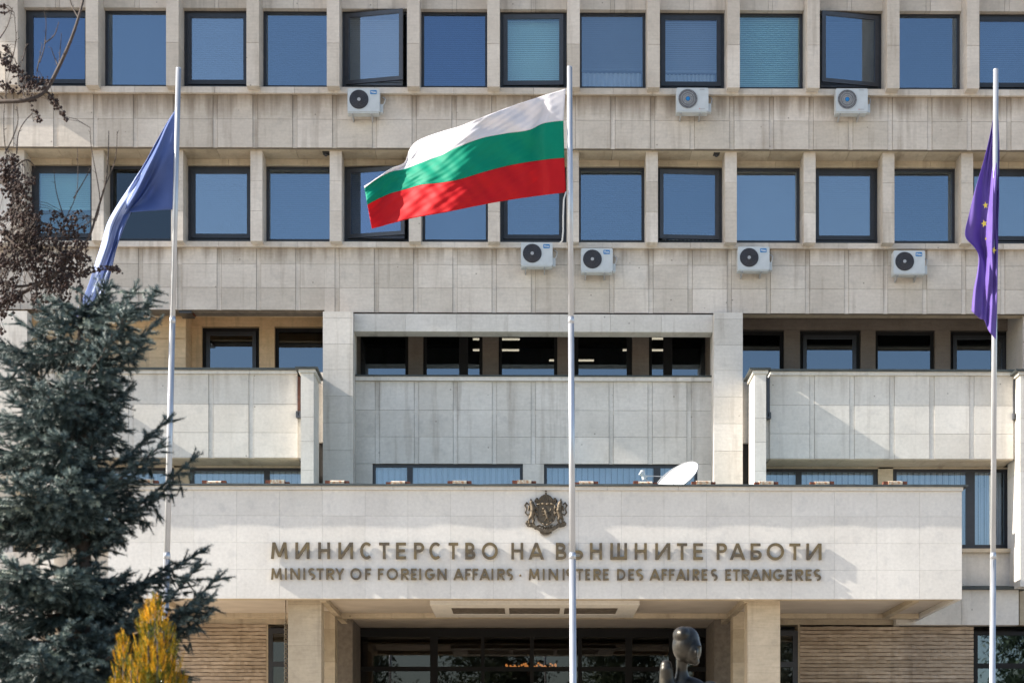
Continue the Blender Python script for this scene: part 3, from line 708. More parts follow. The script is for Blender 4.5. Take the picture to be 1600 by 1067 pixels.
# ================================================================== sign lettering
LET1 = "М 424-450,И 462-484,Н 497.6-516,И 529-552,С 563-583,Т 592.6-608.7,Е 619-634.5,Р 647-663,С 671-691,Т 701-716,В 727-743,О 753-778,Н 799-817.6,А 826-850,В 868.5-885,Ъ 889-911,Н 921.6-940.5,Ш 953.4-979.5,Н 991.5-1010.4,И 1023.6-1047,Т 1057.5-1073.4,Е 1083-1098,Р 1119.6-1135.5,А 1140-1164,Б 1172.4-1189.5,О 1197.6-1224.6,Т 1233-1250,И 1259.4-1283"
LET2 = "M 424-441,I 445.5-448.4,N 454-469,I 474.3-477.2,S 482-493,T 495-506,R 510-522.6,Y 524-538,O 547.6-565,F 570.7-580,F 590.7-599.7,O 604.4-622,R 626.7-639,E 642.4-651,I 655.2-658.1,G 664-679.5,N 683.5-698,A 708.5-724.8,F 727-736,F 738.3-747.3,A 749.3-765.6,I 768-770.9,R 777-789,S 791.4-801.6"
LET3 = "M 826-843,I 848-850.9,N 857-872,I 879-881.9,S 884.5-894.5,T 900-911,E 914.4-921.9,R 927-939,E 942-951,D 964-977,E 981.6-990.6,S 993.6-1005,A 1014.6-1031.4,F 1033.5-1042,F 1045-1054,A 1056-1071.6,I 1073.4-1076.3,R 1082-1092.6,E 1096-1105,S 1110.6-1121,E 1133-1142,T 1145-1155.6,R 1158.6-1171,A 1171.5-1189,N 1191-1204.5,G 1207.5-1224,E 1228.5-1237.5,R 1242.6-1254.6,E 1258.5-1267.5,S 1271-1282.5"
def glyph(ch, weight=.018):
    cu = bpy.data.curves.new('g', 'FONT'); cu.body = ch; cu.size = 1; cu.extrude = .5; cu.offset = weight; cu.resolution_u = 5
    o = bpy.data.objects.new('g', cu); COL.objects.link(o); bpy.context.view_layer.update()
    me = bpy.data.meshes.new_from_object(o.evaluated_get(bpy.context.evaluated_depsgraph_get())); bpy.data.objects.remove(o); bpy.data.curves.remove(cu)
    co = np.zeros(len(me.vertices)*3); me.vertices.foreach_get('co', co); co = co.reshape(-1, 3)
    mn, mx = co.min(0), co.max(0); co = (co-mn)/np.maximum(mx-mn, 1e-6)
    return me, co
def strokes(ch):
    """letter as straight bars (p: slanted upright, h: level bar) and arcs (a), in fractions of its box"""
    St = ('p', 0, 0, 0, 1); Sr = ('p', 1, 1, 0, 1); H = lambda y, a=0, b=1: ('h', y, a, b)
    B_ = lambda y0, y1, xa=0, xb=1: ('b', y0, y1, xa, xb)
    return {'М': [('p', 0, .1, 0, 1), ('p', 1, .9, 0, 1), ('p', .5, .1, .12, 1), ('p', .5, .9, .12, 1)], 'И': [St, Sr, ('p', 0, 1, 0, 1)], 'Н': [St, Sr, H(.52, .0, 1)], 'С': [('a', 0, 1, 48, 312)],
     'Т': [H(1), ('p', .5, .5, 0, .98)], 'Е': [St, H(0), H(.52, 0, .9), H(1)], 'Р': [St, B_(.42, 1)], 'В': [St, B_(0, .52), B_(.44, 1, 0, .9)], 'О': [('a', 0, 1, 0, 360)], 'А': [('p', 0, .5, 0, 1), ('p', 1, .5, 0, 1), H(.22, .2, .8)],
     'Ъ': [H(1, 0, .4), ('p', .28, .28, 0, .98), B_(0, .55, .28, 1)], 'Ш': [St, ('p', .5, .5, 0, 1), Sr, H(0)], 'Б': [St, H(1, 0, .9), B_(0, .58)],
     'I': [St], 'N': [St, Sr, ('p', 1, 0, 0, 1)], 'S': [('a', .46, 1, 40, 275), ('a', 0, .56, -95, 140)], 'R': [St, B_(.44, 1), ('p', 1, .35, 0, .5)], 'Y': [('p', .5, 0, .42, 1), ('p', .5, 1, .42, 1), ('p', .5, .5, 0, .48)],
     'F': [St, H(1), H(.52, 0, .88)], 'G': [('a', 0, 1, 45, 350), H(.46, .52, 1)], 'D': [St, B_(0, 1)]}[{'M': 'М', 'T': 'Т', 'E': 'Е', 'O': 'О', 'A': 'А'}.get(ch, ch)]
def lettering(name, spec, y0l, y0r, h_px, depth, label, t_px):
    items = [q.rsplit(' ', 1) for q in spec.split(',')]
    lo = float(items[0][1].split('-')[0]); hi = float(items[-1][1].split('-')[1]); kp = Yc/F
    root = empty(name, (X((lo+hi)/2, Yc), Yc, Z(y0l, Yc)), label, 'sign'); t = t_px*kp
    for ch, rng in items:
        a, b = [float(q) for q in rng.split('-')]
        yb = y0l+(y0r-y0l)*(a-lo)/(hi-lo); x0, x1 = X(a, Yc), X(b, Yc); z0, z1 = Z(yb, Yc, x0), Z(yb-h_px, Yc, x0)
        if ch in 'ОСOSG': z0 -= .02*h_px*kp; z1 += .02*h_px*kp
        W, H = x1-x0, z1-z0; mb = MB(); k = 0
        def plate(pts):
            nonlocal k
            y = Yc-.018-depth-.0007*k; k += 1
            mb.prism([(p[0], y, p[1]) for p in pts], (0, Yc-.018-y, 0))
        def arc(cx, cz, rx, rz, a0, a1):
            n = max(6, int((a1-a0)/12)); q = []
            for i in range(n+1):
                an = R(a0+(a1-a0)*i/n); q.append(((cx+rx*math.cos(an), cz+rz*math.sin(an)), (cx+(rx-t)*math.cos(an), cz+(rz-t)*math.sin(an))))
            nonlocal k
            y = Yc-.018-depth-.0007*k; k += 1; yb_ = Yc-.018; m = len(mb.v)
            for o_, i_ in q: mb.v += [(o_[0], y, o_[1]), (i_[0], y, i_[1]), (o_[0], yb_, o_[1]), (i_[0], yb_, i_[1])]; mb.d += [0]*4; mb.t += [.5]*4
            for i in range(n):
                c = m+4*i
                for f in ((0, 1, 5, 4), (2, 6, 7, 3), (0, 4, 6, 2), (1, 3, 7, 5)): mb.f.append([c+v for v in f]); mb.mi.append(0)
            if a1-a0 < 359:
                mb.f.append([m, m+2, m+3, m+1]); c = m+4*n; mb.f.append([c, c+1, c+3, c+2]); mb.mi += [0, 0]
        for st in strokes(ch):
            if st[0] == 'p':
                _, fb, ft, ya, yb2 = st; hh = (yb2-ya)*H; run = (ft-fb)*(W-t); th = min(t*math.hypot(1, run/max(hh, 1e-6)), W*.6)
                if ch == 'I': th = W
                xb_, xt_ = x0+fb*(W-th), x0+ft*(W-th); plate([(xb_, z0+ya*H), (xb_+th, z0+ya*H), (xt_+th, z0+yb2*H), (xt_, z0+yb2*H)])
            elif st[0] == 'h':
                zz = z0+st[1]*(H-t); plate([(x0+st[2]*W, zz), (x0+st[3]*W, zz), (x0+st[3]*W, zz+t), (x0+st[2]*W, zz+t)])
            elif st[0] == 'b':
                _, ya, yb2, xa, xb2 = st; za, zb = z0+ya*H, z0+yb2*H; r = (zb-za)/2; xr = x0+xb2*W; rx = min(r, (xb2-xa)*W*.62); cx = xr-rx
                plate([(x0+xa*(W-t), za), (cx, za), (cx, za+t), (x0+xa*(W-t), za+t)]); plate([(x0+xa*(W-t), zb-t), (cx, zb-t), (cx, zb), (x0+xa*(W-t), zb)]); arc(cx, (za+zb)/2, rx, r, -90, 90)
            else:
                _, ya, yb2, a0, a1 = st; arc((x0+x1)/2, z0+(ya+yb2)/2*H, W/2, (yb2-ya)/2*H, a0, a1)
        o = mb.build('letter', 'bronze_letter', root)
    return root
lettering('cyrillic_sign', LET1, 873, 874.8, 25.6, .058, 'large bronze Cyrillic lettering, upper of the two lines on the canopy fascia', 4.2)
lettering('english_sign', LET2, 905.3, 906.2, 17.6, .050, 'small bronze English lettering on the left half of the lower line', 2.9)
lettering('french_sign', LET3, 906.2, 907.2, 17.6, .050, 'small bronze French lettering on the right half of the lower line', 2.9)
mb = MB(); c = P(812.8, 898.5, Yc-.04); mb.ball(c, (.026, .03, .026)); o = mb.build('separator_dot', 'bronze_letter'); tag(o, 'small round bronze dot between the English and French words', 'sign')

# ================================================================== coat of arms
def arms():
    sc = 70.0   # px
    root = empty('coat_of_arms', P(853, 810, Yc-.03), 'bronze relief of a crowned shield held by two lions above the sign', 'emblem')
    def U(u, v, w=0.0):   # emblem units: u right, v up, in px of the photograph, w towards the viewer (m)
        p = P(853+u, 807-v, Yc); return Vector((p.x, Yc-.03-w, p.z))
    k = U(1, 0).x-U(0, 0).x
    def plate(mb, pts, w0, w1): mb.prism([U(a, b, w0) for a, b in pts], (0, -(w1-w0), 0))
    def chain(mb, pts, rs, w): 
        # overlapping balls along a line make a modelled, rounded limb
        for (p, q, r0, r1) in zip(pts[:-1], pts[1:], rs[:-1], rs[1:]):
            n = 4
            for i in range(n+1):
                t = i/n; r = (r0+(r1-r0)*t)*k; mb.ball(U(p[0]+(q[0]-p[0])*t, p[1]+(q[1]-p[1])*t, w), (r, r*.9, r), 8, 6)
    # shield
    mb = MB(); sh = [(-14, 18), (-7, 19.5), (0, 18.6), (7, 19.5), (14, 18), (13.2, 8), (14, 0), (11.5, -7), (6, -11), (0, -14), (-6, -11), (-11.5, -7), (-14, 0), (-13.2, 8)]
    plate(mb, sh, -.02, .05)
    ins = [(a*.84, (b-2)*.84+2) for a, b in sh]; s = mb.build('shield', 'bronze_arms', root)
    mb = MB()
    for i in range(len(sh)):
        a, b = sh[i], sh[(i+1) % len(sh)]; mb.tube([U(a[0], a[1], .055), U(b[0], b[1], .055)], 1.3*k, 6)
    mb.build('shield_rim', 'bronze_arms', root, True)
    # lion on the shield
    mb = MB(); chain(mb, [(-1, 9), (1, 4), (2.5, -2)], [2.6, 3.2, 2.6], .06); chain(mb, [(-3.5, 11.5), (-1, 10)], [2.4, 2.2], .065)
    chain(mb, [(-1, 6), (-6, 8)], [1.5, 1.1], .065); chain(mb, [(0, 3), (-5, 2)], [1.5, 1.1], .065); chain(mb, [(2, -2), (-2, -7)], [1.7, 1.1], .06); chain(mb, [(2.5, -2), (4, -8)], [1.7, 1.1], .06)
    chain(mb, [(3, 0), (7, 2), (6.5, 8), (8, 11)], [.9, .8, .9, 1.2], .06); mb.build('shield_lion', 'bronze_arms', root, True)
    # crown
    mb = MB(); dome = [(-9.5, 20), (-11, 24), (-10.5, 28), (-7, 32), (-2.5, 34), (2.5, 34), (7, 32), (10.5, 28), (11, 24), (9.5, 20)]
    plate(mb, dome, -.02, .035)
    for t in (-7.5, -2.5, 2.5, 7.5): mb.tube([U(t*1.1, 20.5, .04), U(t*1.25, 26, .05), U(t*.5, 33, .04)], .8*k, 6)
    mb.tube([U(-10, 20.5, .045), U(10, 20.5, .045)], 1.2*k, 6)
    mb.ball(U(0, 35.5, .02), 1.6*k); mb.tube([U(0, 36, .02), U(0, 41, .02)], .6*k, 6); mb.tube([U(-1.7, 39, .02), U(1.7, 39, .02)], .6*k, 6)
    for sg in (-1, 1):    # ribbons of the crown
        chain(mb, [(sg*11, 23), (sg*14, 27), (sg*16, 24), (sg*13, 20)], [1.4, 2.2, 2.2, 1.3], .02)
    mb.build('crown', 'bronze_arms', root)
    # supporting lions
    for sg in (-1, 1):
        mb = MB(); Q = lambda *ps: [(sg*a, b) for a, b in ps]
        chain(mb, Q((21, 16), (20, 8), (22, 0)), [4.2, 4.8, 4.0], .04); chain(mb, Q((22.5, 21), (21, 17)), [3.4, 3.6], .05)
        chain(mb, Q((23, 24), (23.5, 27)), [1.6, .8], .04); chain(mb, Q((19, 12), (15, 14)), [2.0, 1.5], .06); chain(mb, Q((20, 6), (15.5, 5)), [2.0, 1.5], .06)
        chain(mb, Q((22, 0), (19, -6), (20, -10)), [2.8, 2.0, 1.6], .05); chain(mb, Q((23.5, 0), (26, -5), (26, -10)), [2.8, 1.9, 1.5], .04)
        chain(mb, Q((25, 4), (29, 2), (32, 6), (30, 12), (32.5, 17), (30, 21), (27.5, 19)), [1.2, 1.1, 1.3, 1.1, 1.5, 1.3, 1.1], .03)
        chain(mb, Q((26, 15), (27, 10)), [2.0, 1.5], .03)
        mb.build('lion', 'bronze_arms', root, True)
    # oak branches and ribbon
    mb = MB(); rr = random.Random(5)
    for i in range(70):
        t = i/69*2-1; u = t*30; v = -10-9*(1-abs(t)**1.6)+rr.uniform(-3.5, 3.5)
        mb.ball(U(u, v, rr.uniform(.0, .03)), (1.9*k, .02, 1.3*k), 6, 5, rot=Matrix.Rotation(rr.uniform(0, 3), 3, 'Y'))
    mb.build('oak_branch', 'bronze_arms', root)
    mb = MB(); n = 14; up = [(-21+42*i/n, -11-9.5*math.sin(math.pi*i/n)) for i in range(n+1)]
    for i in range(n):
        a, b = up[i], up[i+1]; plate(mb, [(a[0], a[1]), (b[0], b[1]), (b[0], b[1]-5.2), (a[0], a[1]-5.2)], .015, .055)
    for sg in (-1, 1): plate(mb, [(sg*20, -12.5), (sg*29, -7), (sg*32, -11), (sg*29, -16), (sg*21, -17)], 0, .035)
    for i in range(9): a = -8+2*i; mb.prism([U(a-1.5, -25.2+.12*(a*a)/8, 0), U(a+1.5, -25.2+.12*(a*a)/8, 0), U(a, -31+.16*(a*a)/3, 0)], (0, -.03, 0))
    mb.build('ribbon', 'bronze_arms', root)
arms()

# ================================================================== air conditioners
def text_mesh(body, name, mat, x0, x1, z0, z1, y, parent):
    me, co = glyph(body, .0)
    pts = np.stack([x0+co[:, 0]*(x1-x0), y-.004*co[:, 2], z0+co[:, 1]*(z1-z0)], 1)
    me.vertices.foreach_set('co', pts.ravel()); me.flip_normals(); me.update(); me.materials.clear(); me.materials.append(M[mat])
    o = bpy.data.objects.new(name, me); COL.objects.link(o); attach(o, parent); return o
def rounded(mb, x0, x1, y0, y1, z0, z1, r, mi=0):
    pts = []
    for cx, cz, a0 in ((x1-r, z1-r, 0), (x0+r, z1-r, 90), (x0+r, z0+r, 180), (x1-r, z0+r, 270)):
        for i in range(4): an = R(a0+30*i); pts.append((cx+r*math.cos(an), y0, cz+r*math.sin(an)))
    mb.prism(pts, (0, y1-y0, 0), mi=mi)
def make_ac(kind):
    root = empty('air_conditioner', (0, 0, 0)); Wd, H, D = .80, .575, .30
    mb = MB(); rounded(mb, 0, Wd, -D, 0, 0, H, .03); mb.box(.0, Wd-.02, -D+.02, -.01, -.03, .001)
    if kind == 2: mb.box(.53, .532, -D-.002, -D+.01, .03, H-.03)
    mb.build('casing', 'ac_white', root)
    fx, fz, fr = .285, .30, .238
    mb = MB(); n = 36
    mb.prism([(fx+fr*math.cos(2*math.pi*i/n), -D-.006, fz+fr*math.sin(2*math.pi*i/n)) for i in range(n)], (0, .012, 0), mi=0)
    if kind == 1:
        for rr in np.linspace(.05, fr-.005, 9):
            mb.tube([(fx+rr*math.cos(2*math.pi*i/28), -D-.012, fz+rr*math.sin(2*math.pi*i/28)) for i in range(29)], .0045, 4, mi=1)
    else:
        for i in range(40):
            a = 2*math.pi*i/40; mb.tube([(fx+.06*math.cos(a), -D-.012, fz+.06*math.sin(a)), (fx+(fr-.005)*math.cos(a+.22), -D-.012, fz+(fr-.005)*math.sin(a+.22))], .005, 4, mi=1)
        for rr in (.12, .17, fr): mb.tube([(fx+rr*math.cos(2*math.pi*i/28), -D-.014, fz+rr*math.sin(2*math.pi*i/28)) for i in range(29)], .005, 4, mi=1)
    gmesh = mb.build('fan_grille', ['ac_dark', 'ac_mid' if kind == 2 else 'frame'], root)
    mb = MB(); n = 16; hr = .042 if kind == 1 else .05
    mb.prism([(fx+hr*math.cos(2*math.pi*i/n), -D-.024, fz+hr*math.sin(2*math.pi*i/n)) for i in range(n)], (0, .02, 0)); mb.build('hub', 'ac_mid' if kind == 1 else 'blue', gmesh)
    if kind == 1:
        mb = MB(); rounded(mb, .565, .725, -D-.008, -D+.01, .43, .53, .012); b = mb.build('badge', 'blue', root)
        text_mesh('Midea', 'logo', 'white', .585, .712, .452, .508, -D-.010, b)
    else:
        mb = MB(); mb.box(.58, .70, -D-.004, -D+.01, .525, .545, mi=0); mb.box(.57, .59, -D-.004, -D+.01, .045, .062, mi=1); mb.box(.595, .71, -D-.004, -D+.01, .045, .06, mi=0); mb.build('badge', ['ac_mid', 'red_label'], root)
    mb = MB(); mb.box(Wd+.001, Wd+.075, -D+.08, -.06, .005, .21); mb.build('valve_cover', 'ac_white', root)
    for x in (.10, .58):
        mb = MB(); mb.box(x, x+.035, -D+.03, .12, -.055, -.031); mb.prism([(x, .12, -.056), (x, -.16, -.056), (x, -.13, -.085), (x, .12, -.13)], (.03, 0, 0)); mb.build('bracket', 'ac_mid', root)
    mb = MB(); mb.tube([(Wd+.05, -.10, .20), (Wd+.10, -.05, .30), (Wd+.12, .02, .42), (Wd+.05, .10, .50)], .012, 6); mb.build('pipe', 'rope' if kind == 1 else 'ac_mid', root, True)
    return root
units = [(543, 174.5, 1, 1, 'white air conditioner under the ajar window left of the tricolour flag'), (1057, 173.5, 1, 2, 'blue hubbed air conditioner under the top row, left one of that pair'), (1306, 174.5, 1, 2, 'blue hubbed air conditioner below the ajar top row window'),
         (814, 414.5, 2, 1, 'blue badged air conditioner just left of the middle flagpole'), (908, 423.5, 2, 1, 'blue badged air conditioner just right of the middle flagpole'),
         (1153, 421, 2, 1, 'blue badged air conditioner halfway between the middle and right flagpoles'), (1396, 427, 2, 1, 'blue badged air conditioner nearest the violet flag')]
protos = {}
for (px, py, row, kind, label) in units:
    Yf = (Y_SP1 if row == 1 else Y_SP2)-.13; src = protos.get(kind)
    r_ = make_ac(kind) if src is None else copy_tree(src)
    if src is None: protos[kind] = r_
    tag(r_, label, 'air conditioner', 'air conditioners under the office windows')
    r_.location = (X(px, Yf-.3), Yf, Z(py, Yf-.3, X(px, Yf)))

# ================================================================== floodlights on the canopy
def make_flood(k):
    root = empty('floodlight', (0, 0, 0)); r = random.Random(k); w = .54
    mb = MB(); tl = r.uniform(-.03, .03)
    mb.prism([(.11, -.09, .03), (.11, -.12, .10+tl), (.11, .10, .145+tl*.5), (.11, .14, .05)], (w-.22, 0, 0)); mb.build('housing', 'rustwhite', root)
    for x in (.0, w-.108):
        mb = MB(); mb.box(x, x+.108, -.07, .08, .022, .105+r.uniform(-.02, .02)); mb.box(x+.04, x+.07, -.05, .05, -.2, .021); mb.build('bracket', 'rust', root)
    mb = MB(); mb.box(.05, w-.05, -.03, .03, .0, .020); mb.build('foot', 'rustwhite', root)
    return root
flx = [229, 335, 434, 527, 622, 718, 856-37, 916, 1008, 1099, 1197, 1284, 1398]
lab = {229: 'rusty floodlight on the canopy coping half hidden by spruce branches', 335: 'white rusty ended floodlight right of the left flagpole on the coping', 434: 'flaking white floodlight on the coping beside the left balcony blade wall',
       527: 'rust covered floodlight on the coping under the left stone pillar', 622: 'rusty topped floodlight on the coping before the first low window', 718: 'white floodlight on the coping before the long striped low window', 819: 'white floodlight on the coping between the two low windows',
       916: 'white floodlight on the coping right beside the middle flagpole', 1008: 'rusty ended floodlight on the coping touching the left of the satellite dish', 1099: 'white floodlight on the coping just right of the satellite dish',
       1197: 'rust covered floodlight on the coping before the right blade wall', 1284: 'rusty topped floodlight on the coping before a blue low window', 1398: 'rightmost white floodlight on the coping near the canopy corner'}
for i, px in enumerate(flx):
    r_ = make_flood(i); tag(r_, lab[px], 'floodlight', 'floodlights along the canopy coping')
    Yf = Yc+.30; r_.location = (X(px, Yf)-.27, Yf, zct+.005 + (.0 if i % 3 else .012)); r_.rotation_euler.z = 0
# ================================================================== satellite dish
dish = empty('satellite_dish', P(1060, 752, Yc+1.6), 'white offset satellite dish tilted skyward on the canopy roof', 'satellite dish')
def make_dish():
    c = P(1062, 755, Yc+1.6); nrm = Vector((-.50, -.52, .69)).normalized(); e1 = Vector((.70, 0, .714)); e1 = (e1-nrm*e1.dot(nrm)).normalized(); e2 = nrm.cross(e1)
    a, b = .58, .50; mb = MB(); nr, na = 10, 40
    def q(r, t, off): return c+e1*(a*r*math.cos(t))+e2*(b*r*math.sin(t))+nrm*(.16*r*r+off)
    for off in (0, -.02):
        k = len(mb.v)
        for i in range(nr+1):
            for j in range(na): mb.v.append(tuple(q(i/nr, 2*math.pi*j/na, off))); mb.d.append(0); mb.t.append(.5)
        for i in range(nr):
            for j in range(na):
                j2 = (j+1) % na; mb.f.append([k+i*na+j, k+i*na+j2, k+(i+1)*na+j2, k+(i+1)*na+j]); mb.mi.append(0)
    n0 = nr*na; n1 = (nr+1)*na+nr*na
    for j in range(na): j2 = (j+1) % na; mb.f.append([n0+j, n0+j2, n1+j2, n1+j]); mb.mi.append(0)
    mb.tube([q(1.0, 2*math.pi*j/40, .0) for j in range(41)], .014, 6, mi=1); mb.build('reflector', ['dish_paint', 'ac_mid'], dish, True)
    f = P(1005, 743, Yc+1.35); mb = MB(); low = c-e1*a*.95+nrm*.1
    mb.tube([low, f], .012, 6); mb.tube([c+e2*b*.7+nrm*.1, f], .009, 6); mb.build('arm', 'ac_mid', dish)
    mb = MB(); d = (c-f).normalized(); mb.tube([f-d*.08+Vector((0, 0, .05)), f+d*.02, f+d*.10], [.055, .04, .03], 10); mb.tube([f+Vector((-.02, 0, .13)), f+Vector((.02, 0, -.09))], .045, 8); mb.build('receiver', 'ac_white', dish)
    mb = MB(); mb.tube([Vector((c.x+.15, c.y+.1, zc1-.1)), c-nrm*.03], .035, 8); mb.build('mast', 'ac_mid', dish)
make_dish()
# ================================================================== small things on the facade
def camera_box(px, py, Y, label):
    root = empty('security_camera', P(px, py, Y), label, 'security camera', 'security cameras under the upper ledge'); p = P(px, py, Y)
    mb = MB(); mb.box(p.x-.08, p.x+.08, Y-.22, Y+.05, p.z-.05, p.z+.05); mb.build('body', 'dark', root)
    mb = MB(); mb.tube([(p.x, Y, p.z+.04), (p.x, Y, zsp[0]+.01)], .03, 8); mb.build('mount', 'frame', root)
    mb = MB(); mb.ball((p.x, Y-.08, p.z-.07), .055, 10, 8); mb.build('lens', 'frame', root, True)
camera_box(1119, 240, 49.9, 'dark camera under the upper ledge near the middle of the right half')
camera_box(510, 239, 49.9, 'dark camera under the upper ledge left of the tricolour flag')
mb = MB(); p = P(294, 489, 50.6); root = empty('ceiling_spotlight', p, 'flat dark lamp box on the ochre loggia ceiling', 'lamp')
mb.box(p.x-.16, p.x+.16, 50.15, 50.75, zlL[0]-.06, zlL[0]+.002); mb.build('housing', 'sash', root); mb = MB(); mb.box(p.x+.165, p.x+.20, 50.3, 50.6, zlL[0]-.05, zlL[0]+.002); mb.build('bracket', 'rust', root)
# fluorescent tubes in the centre room
tl = [(739, 812, 530, 53.5, 'lit fluorescent tube, upper one behind the second stone pier'), (739, 811, 547, 54.8, 'lit fluorescent tube, lower one behind the second stone pier'), (858, 928, 563, 56.0, 'lit fluorescent tube passing behind the middle flagpole'),
      (973, 1037, 547, 54.8, 'lit fluorescent tube, lower one by the right window of the centre room'), (990, 1037, 529, 53.5, 'lit fluorescent tube, upper one by the right window of the centre room')]
zroom = Z(525, 53.5)
for a, b, py, Y, label in tl:
    root = empty('fluorescent_lamp', P((a+b)/2, py, Y), label, 'ceiling lamp', 'fluorescent lamps of the centre room')
    p, q = P(a, py, Y), P(b, py, Y)
    mb = MB(); mb.tube([p, Vector((q.x, Y, p.z))], .028, 8); mb.build('tube', 'tube', root)
    mb = MB(); mb.box(p.x, q.x, Y-.06, Y+.06, p.z+.035, p.z+.09); mb.build('housing', 'room', root)
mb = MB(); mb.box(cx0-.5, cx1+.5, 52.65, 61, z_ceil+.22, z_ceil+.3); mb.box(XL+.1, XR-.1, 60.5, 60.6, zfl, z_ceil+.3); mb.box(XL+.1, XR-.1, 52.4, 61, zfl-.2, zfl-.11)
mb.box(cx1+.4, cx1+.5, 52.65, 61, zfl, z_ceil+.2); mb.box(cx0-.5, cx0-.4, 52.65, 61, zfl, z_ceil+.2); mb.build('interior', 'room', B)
# chandelier in the hall
ch = empty('chandelier', P(829, 1042, 54.5), 'lit amber crystal chandelier hanging behind the entrance glass', 'chandelier')
c = P(829, 1040, 54.5)
mb = MB(); rr = random.Random(9)
for i in range(90):
    a = rr.uniform(0, 2*math.pi); r = .70*math.sqrt(rr.random()); z = -.12*(1-(r/.70)**2)
    mb.ball(c+Vector((r*math.cos(a), r*math.sin(a)*.8, z+rr.uniform(0, .06))), (.03, .03, .035), 6, 4)
mb.build('crystal', 'warm', ch)
mb = MB(); mb.tube([c+Vector((0, 0, 0)), c+Vector((0, 0, .9))], .02, 8); mb.tube([c+Vector((.70*math.cos(t/24*2*math.pi), .56*math.sin(t/24*2*math.pi), .07)) for t in range(25)], .015, 6); mb.build('frame', 'bronze_letter', ch)
mb = MB(); mb.ball(c+Vector((0, -.1, -.22)), .1, 14, 10); mb.build('finial', 'dark', ch, True)

# ================================================================== rain chain at the left column
rc = MB(); Yk = 44.9
for i in range(56):
    z = Z(972, Yk)-.055*i; x = X(446.5, Yk)
    rc.tube([(x+.035*math.cos(t/8*2*math.pi)*(1 if i % 2 else .45), Yk+.035*math.cos(t/8*2*math.pi)*(.45 if i % 2 else 1), z+.034*math.sin(t/8*2*math.pi)) for t in range(9)], .011, 5)
rc.tube([(X(446.5, Yk), Yk, Z(972, Yk)), (X(446.5, Yk), Yk, zso)], .012, 6)
tag(rc.build('rain_chain', 'chain', None, True), 'thin metal rain chain hanging beside the left canopy column', 'chain')
# ================================================================== flagpoles
YP = 29.0
def flagpole(top, bot, joints, label):
    """joints: list of py where the section widens"""
    p0 = P(top[0], top[1], YP); pb = P(bot[0], bot[1], YP); d = (p0-pb)/(p0.z-pb.z)
    foot = pb - d*(pb.z-0.0)
    root = empty('flagpole', foot, label, 'flagpole', 'flagpoles in front of the entrance')
    at = lambda z: foot + d*z
    zs = [0] + [P(top[0], j, YP).z for j in joints[::-1]] + [p0.z]; rads = [.057, .052, .045, .040][-(len(zs)-1):] if len(zs) < 5 else [.062, .056, .048, .043]
    for i in range(len(zs)-1):
        mb = MB(); mb.tube([at(zs[i]), at(zs[i+1]-(.0 if i == len(zs)-2 else .002))], [rads[i], rads[i]*.97], 20); mb.build('pole_section', 'pole', root, True)
        if i: mb = MB(); mb.tube([at(zs[i]-.05), at(zs[i]), at(zs[i]+.05)], [rads[i-1]+.001, rads[i-1]+.0015, rads[i]+.001], 20); mb.build('collar', 'pole', root, True)
    mb = MB(); mb.ball(at(p0.z+.005), (rads[-1], rads[-1], .02), 16, 6); mb.build('cap', 'pole', root, True)
    mb = MB(); mb.box(foot.x-.2, foot.x+.2, YP-.2, YP+.2, .002, .03); mb.build('base_plate', 'pole', root)
    return root, at
pl, atl = flagpole((279, 108), (259, 940), [500, 868], 'aluminium flagpole with the navy flag, partly behind the spruce')
pm, atm = flagpole((890, 106), (895.5, 1067), [500, 868], 'aluminium flagpole with the white, green and red flag')
pr, atr = flagpole((1556, 110), (1550.5, 1067), [868], 'aluminium flagpole with the violet starred flag')
mb = MB(); pts = [P(884.5, 300, YP-.03), P(881, 312, YP-.03), P(880, 340, YP-.03), P(880, 362, YP-.03), P(878.5, 376, YP-.03), P(874, 381, YP-.03)]
mb.tube(pts, .012, 6); mb.build('halyard', 'rope', pm, True)
mb = MB(); mb.tube([P(886.5, 136, YP), P(887, 300, YP)], .006, 6); mb.build('halyard', 'rope', pm, True)

mb = MB(); mb.tube([P(1553.5, 175, YP-.05), P(1552.5, 300, YP-.06), P(1547.5, 1000, YP-.06)], .006, 6); mb.build('halyard', 'rope', pr, True)
mb = MB(); mb.tube([P(276, 168, YP-.05), P(272, 330, YP-.05), P(255, 940, YP-.06)], .006, 6); mb.build('halyard', 'rope', pl, True)
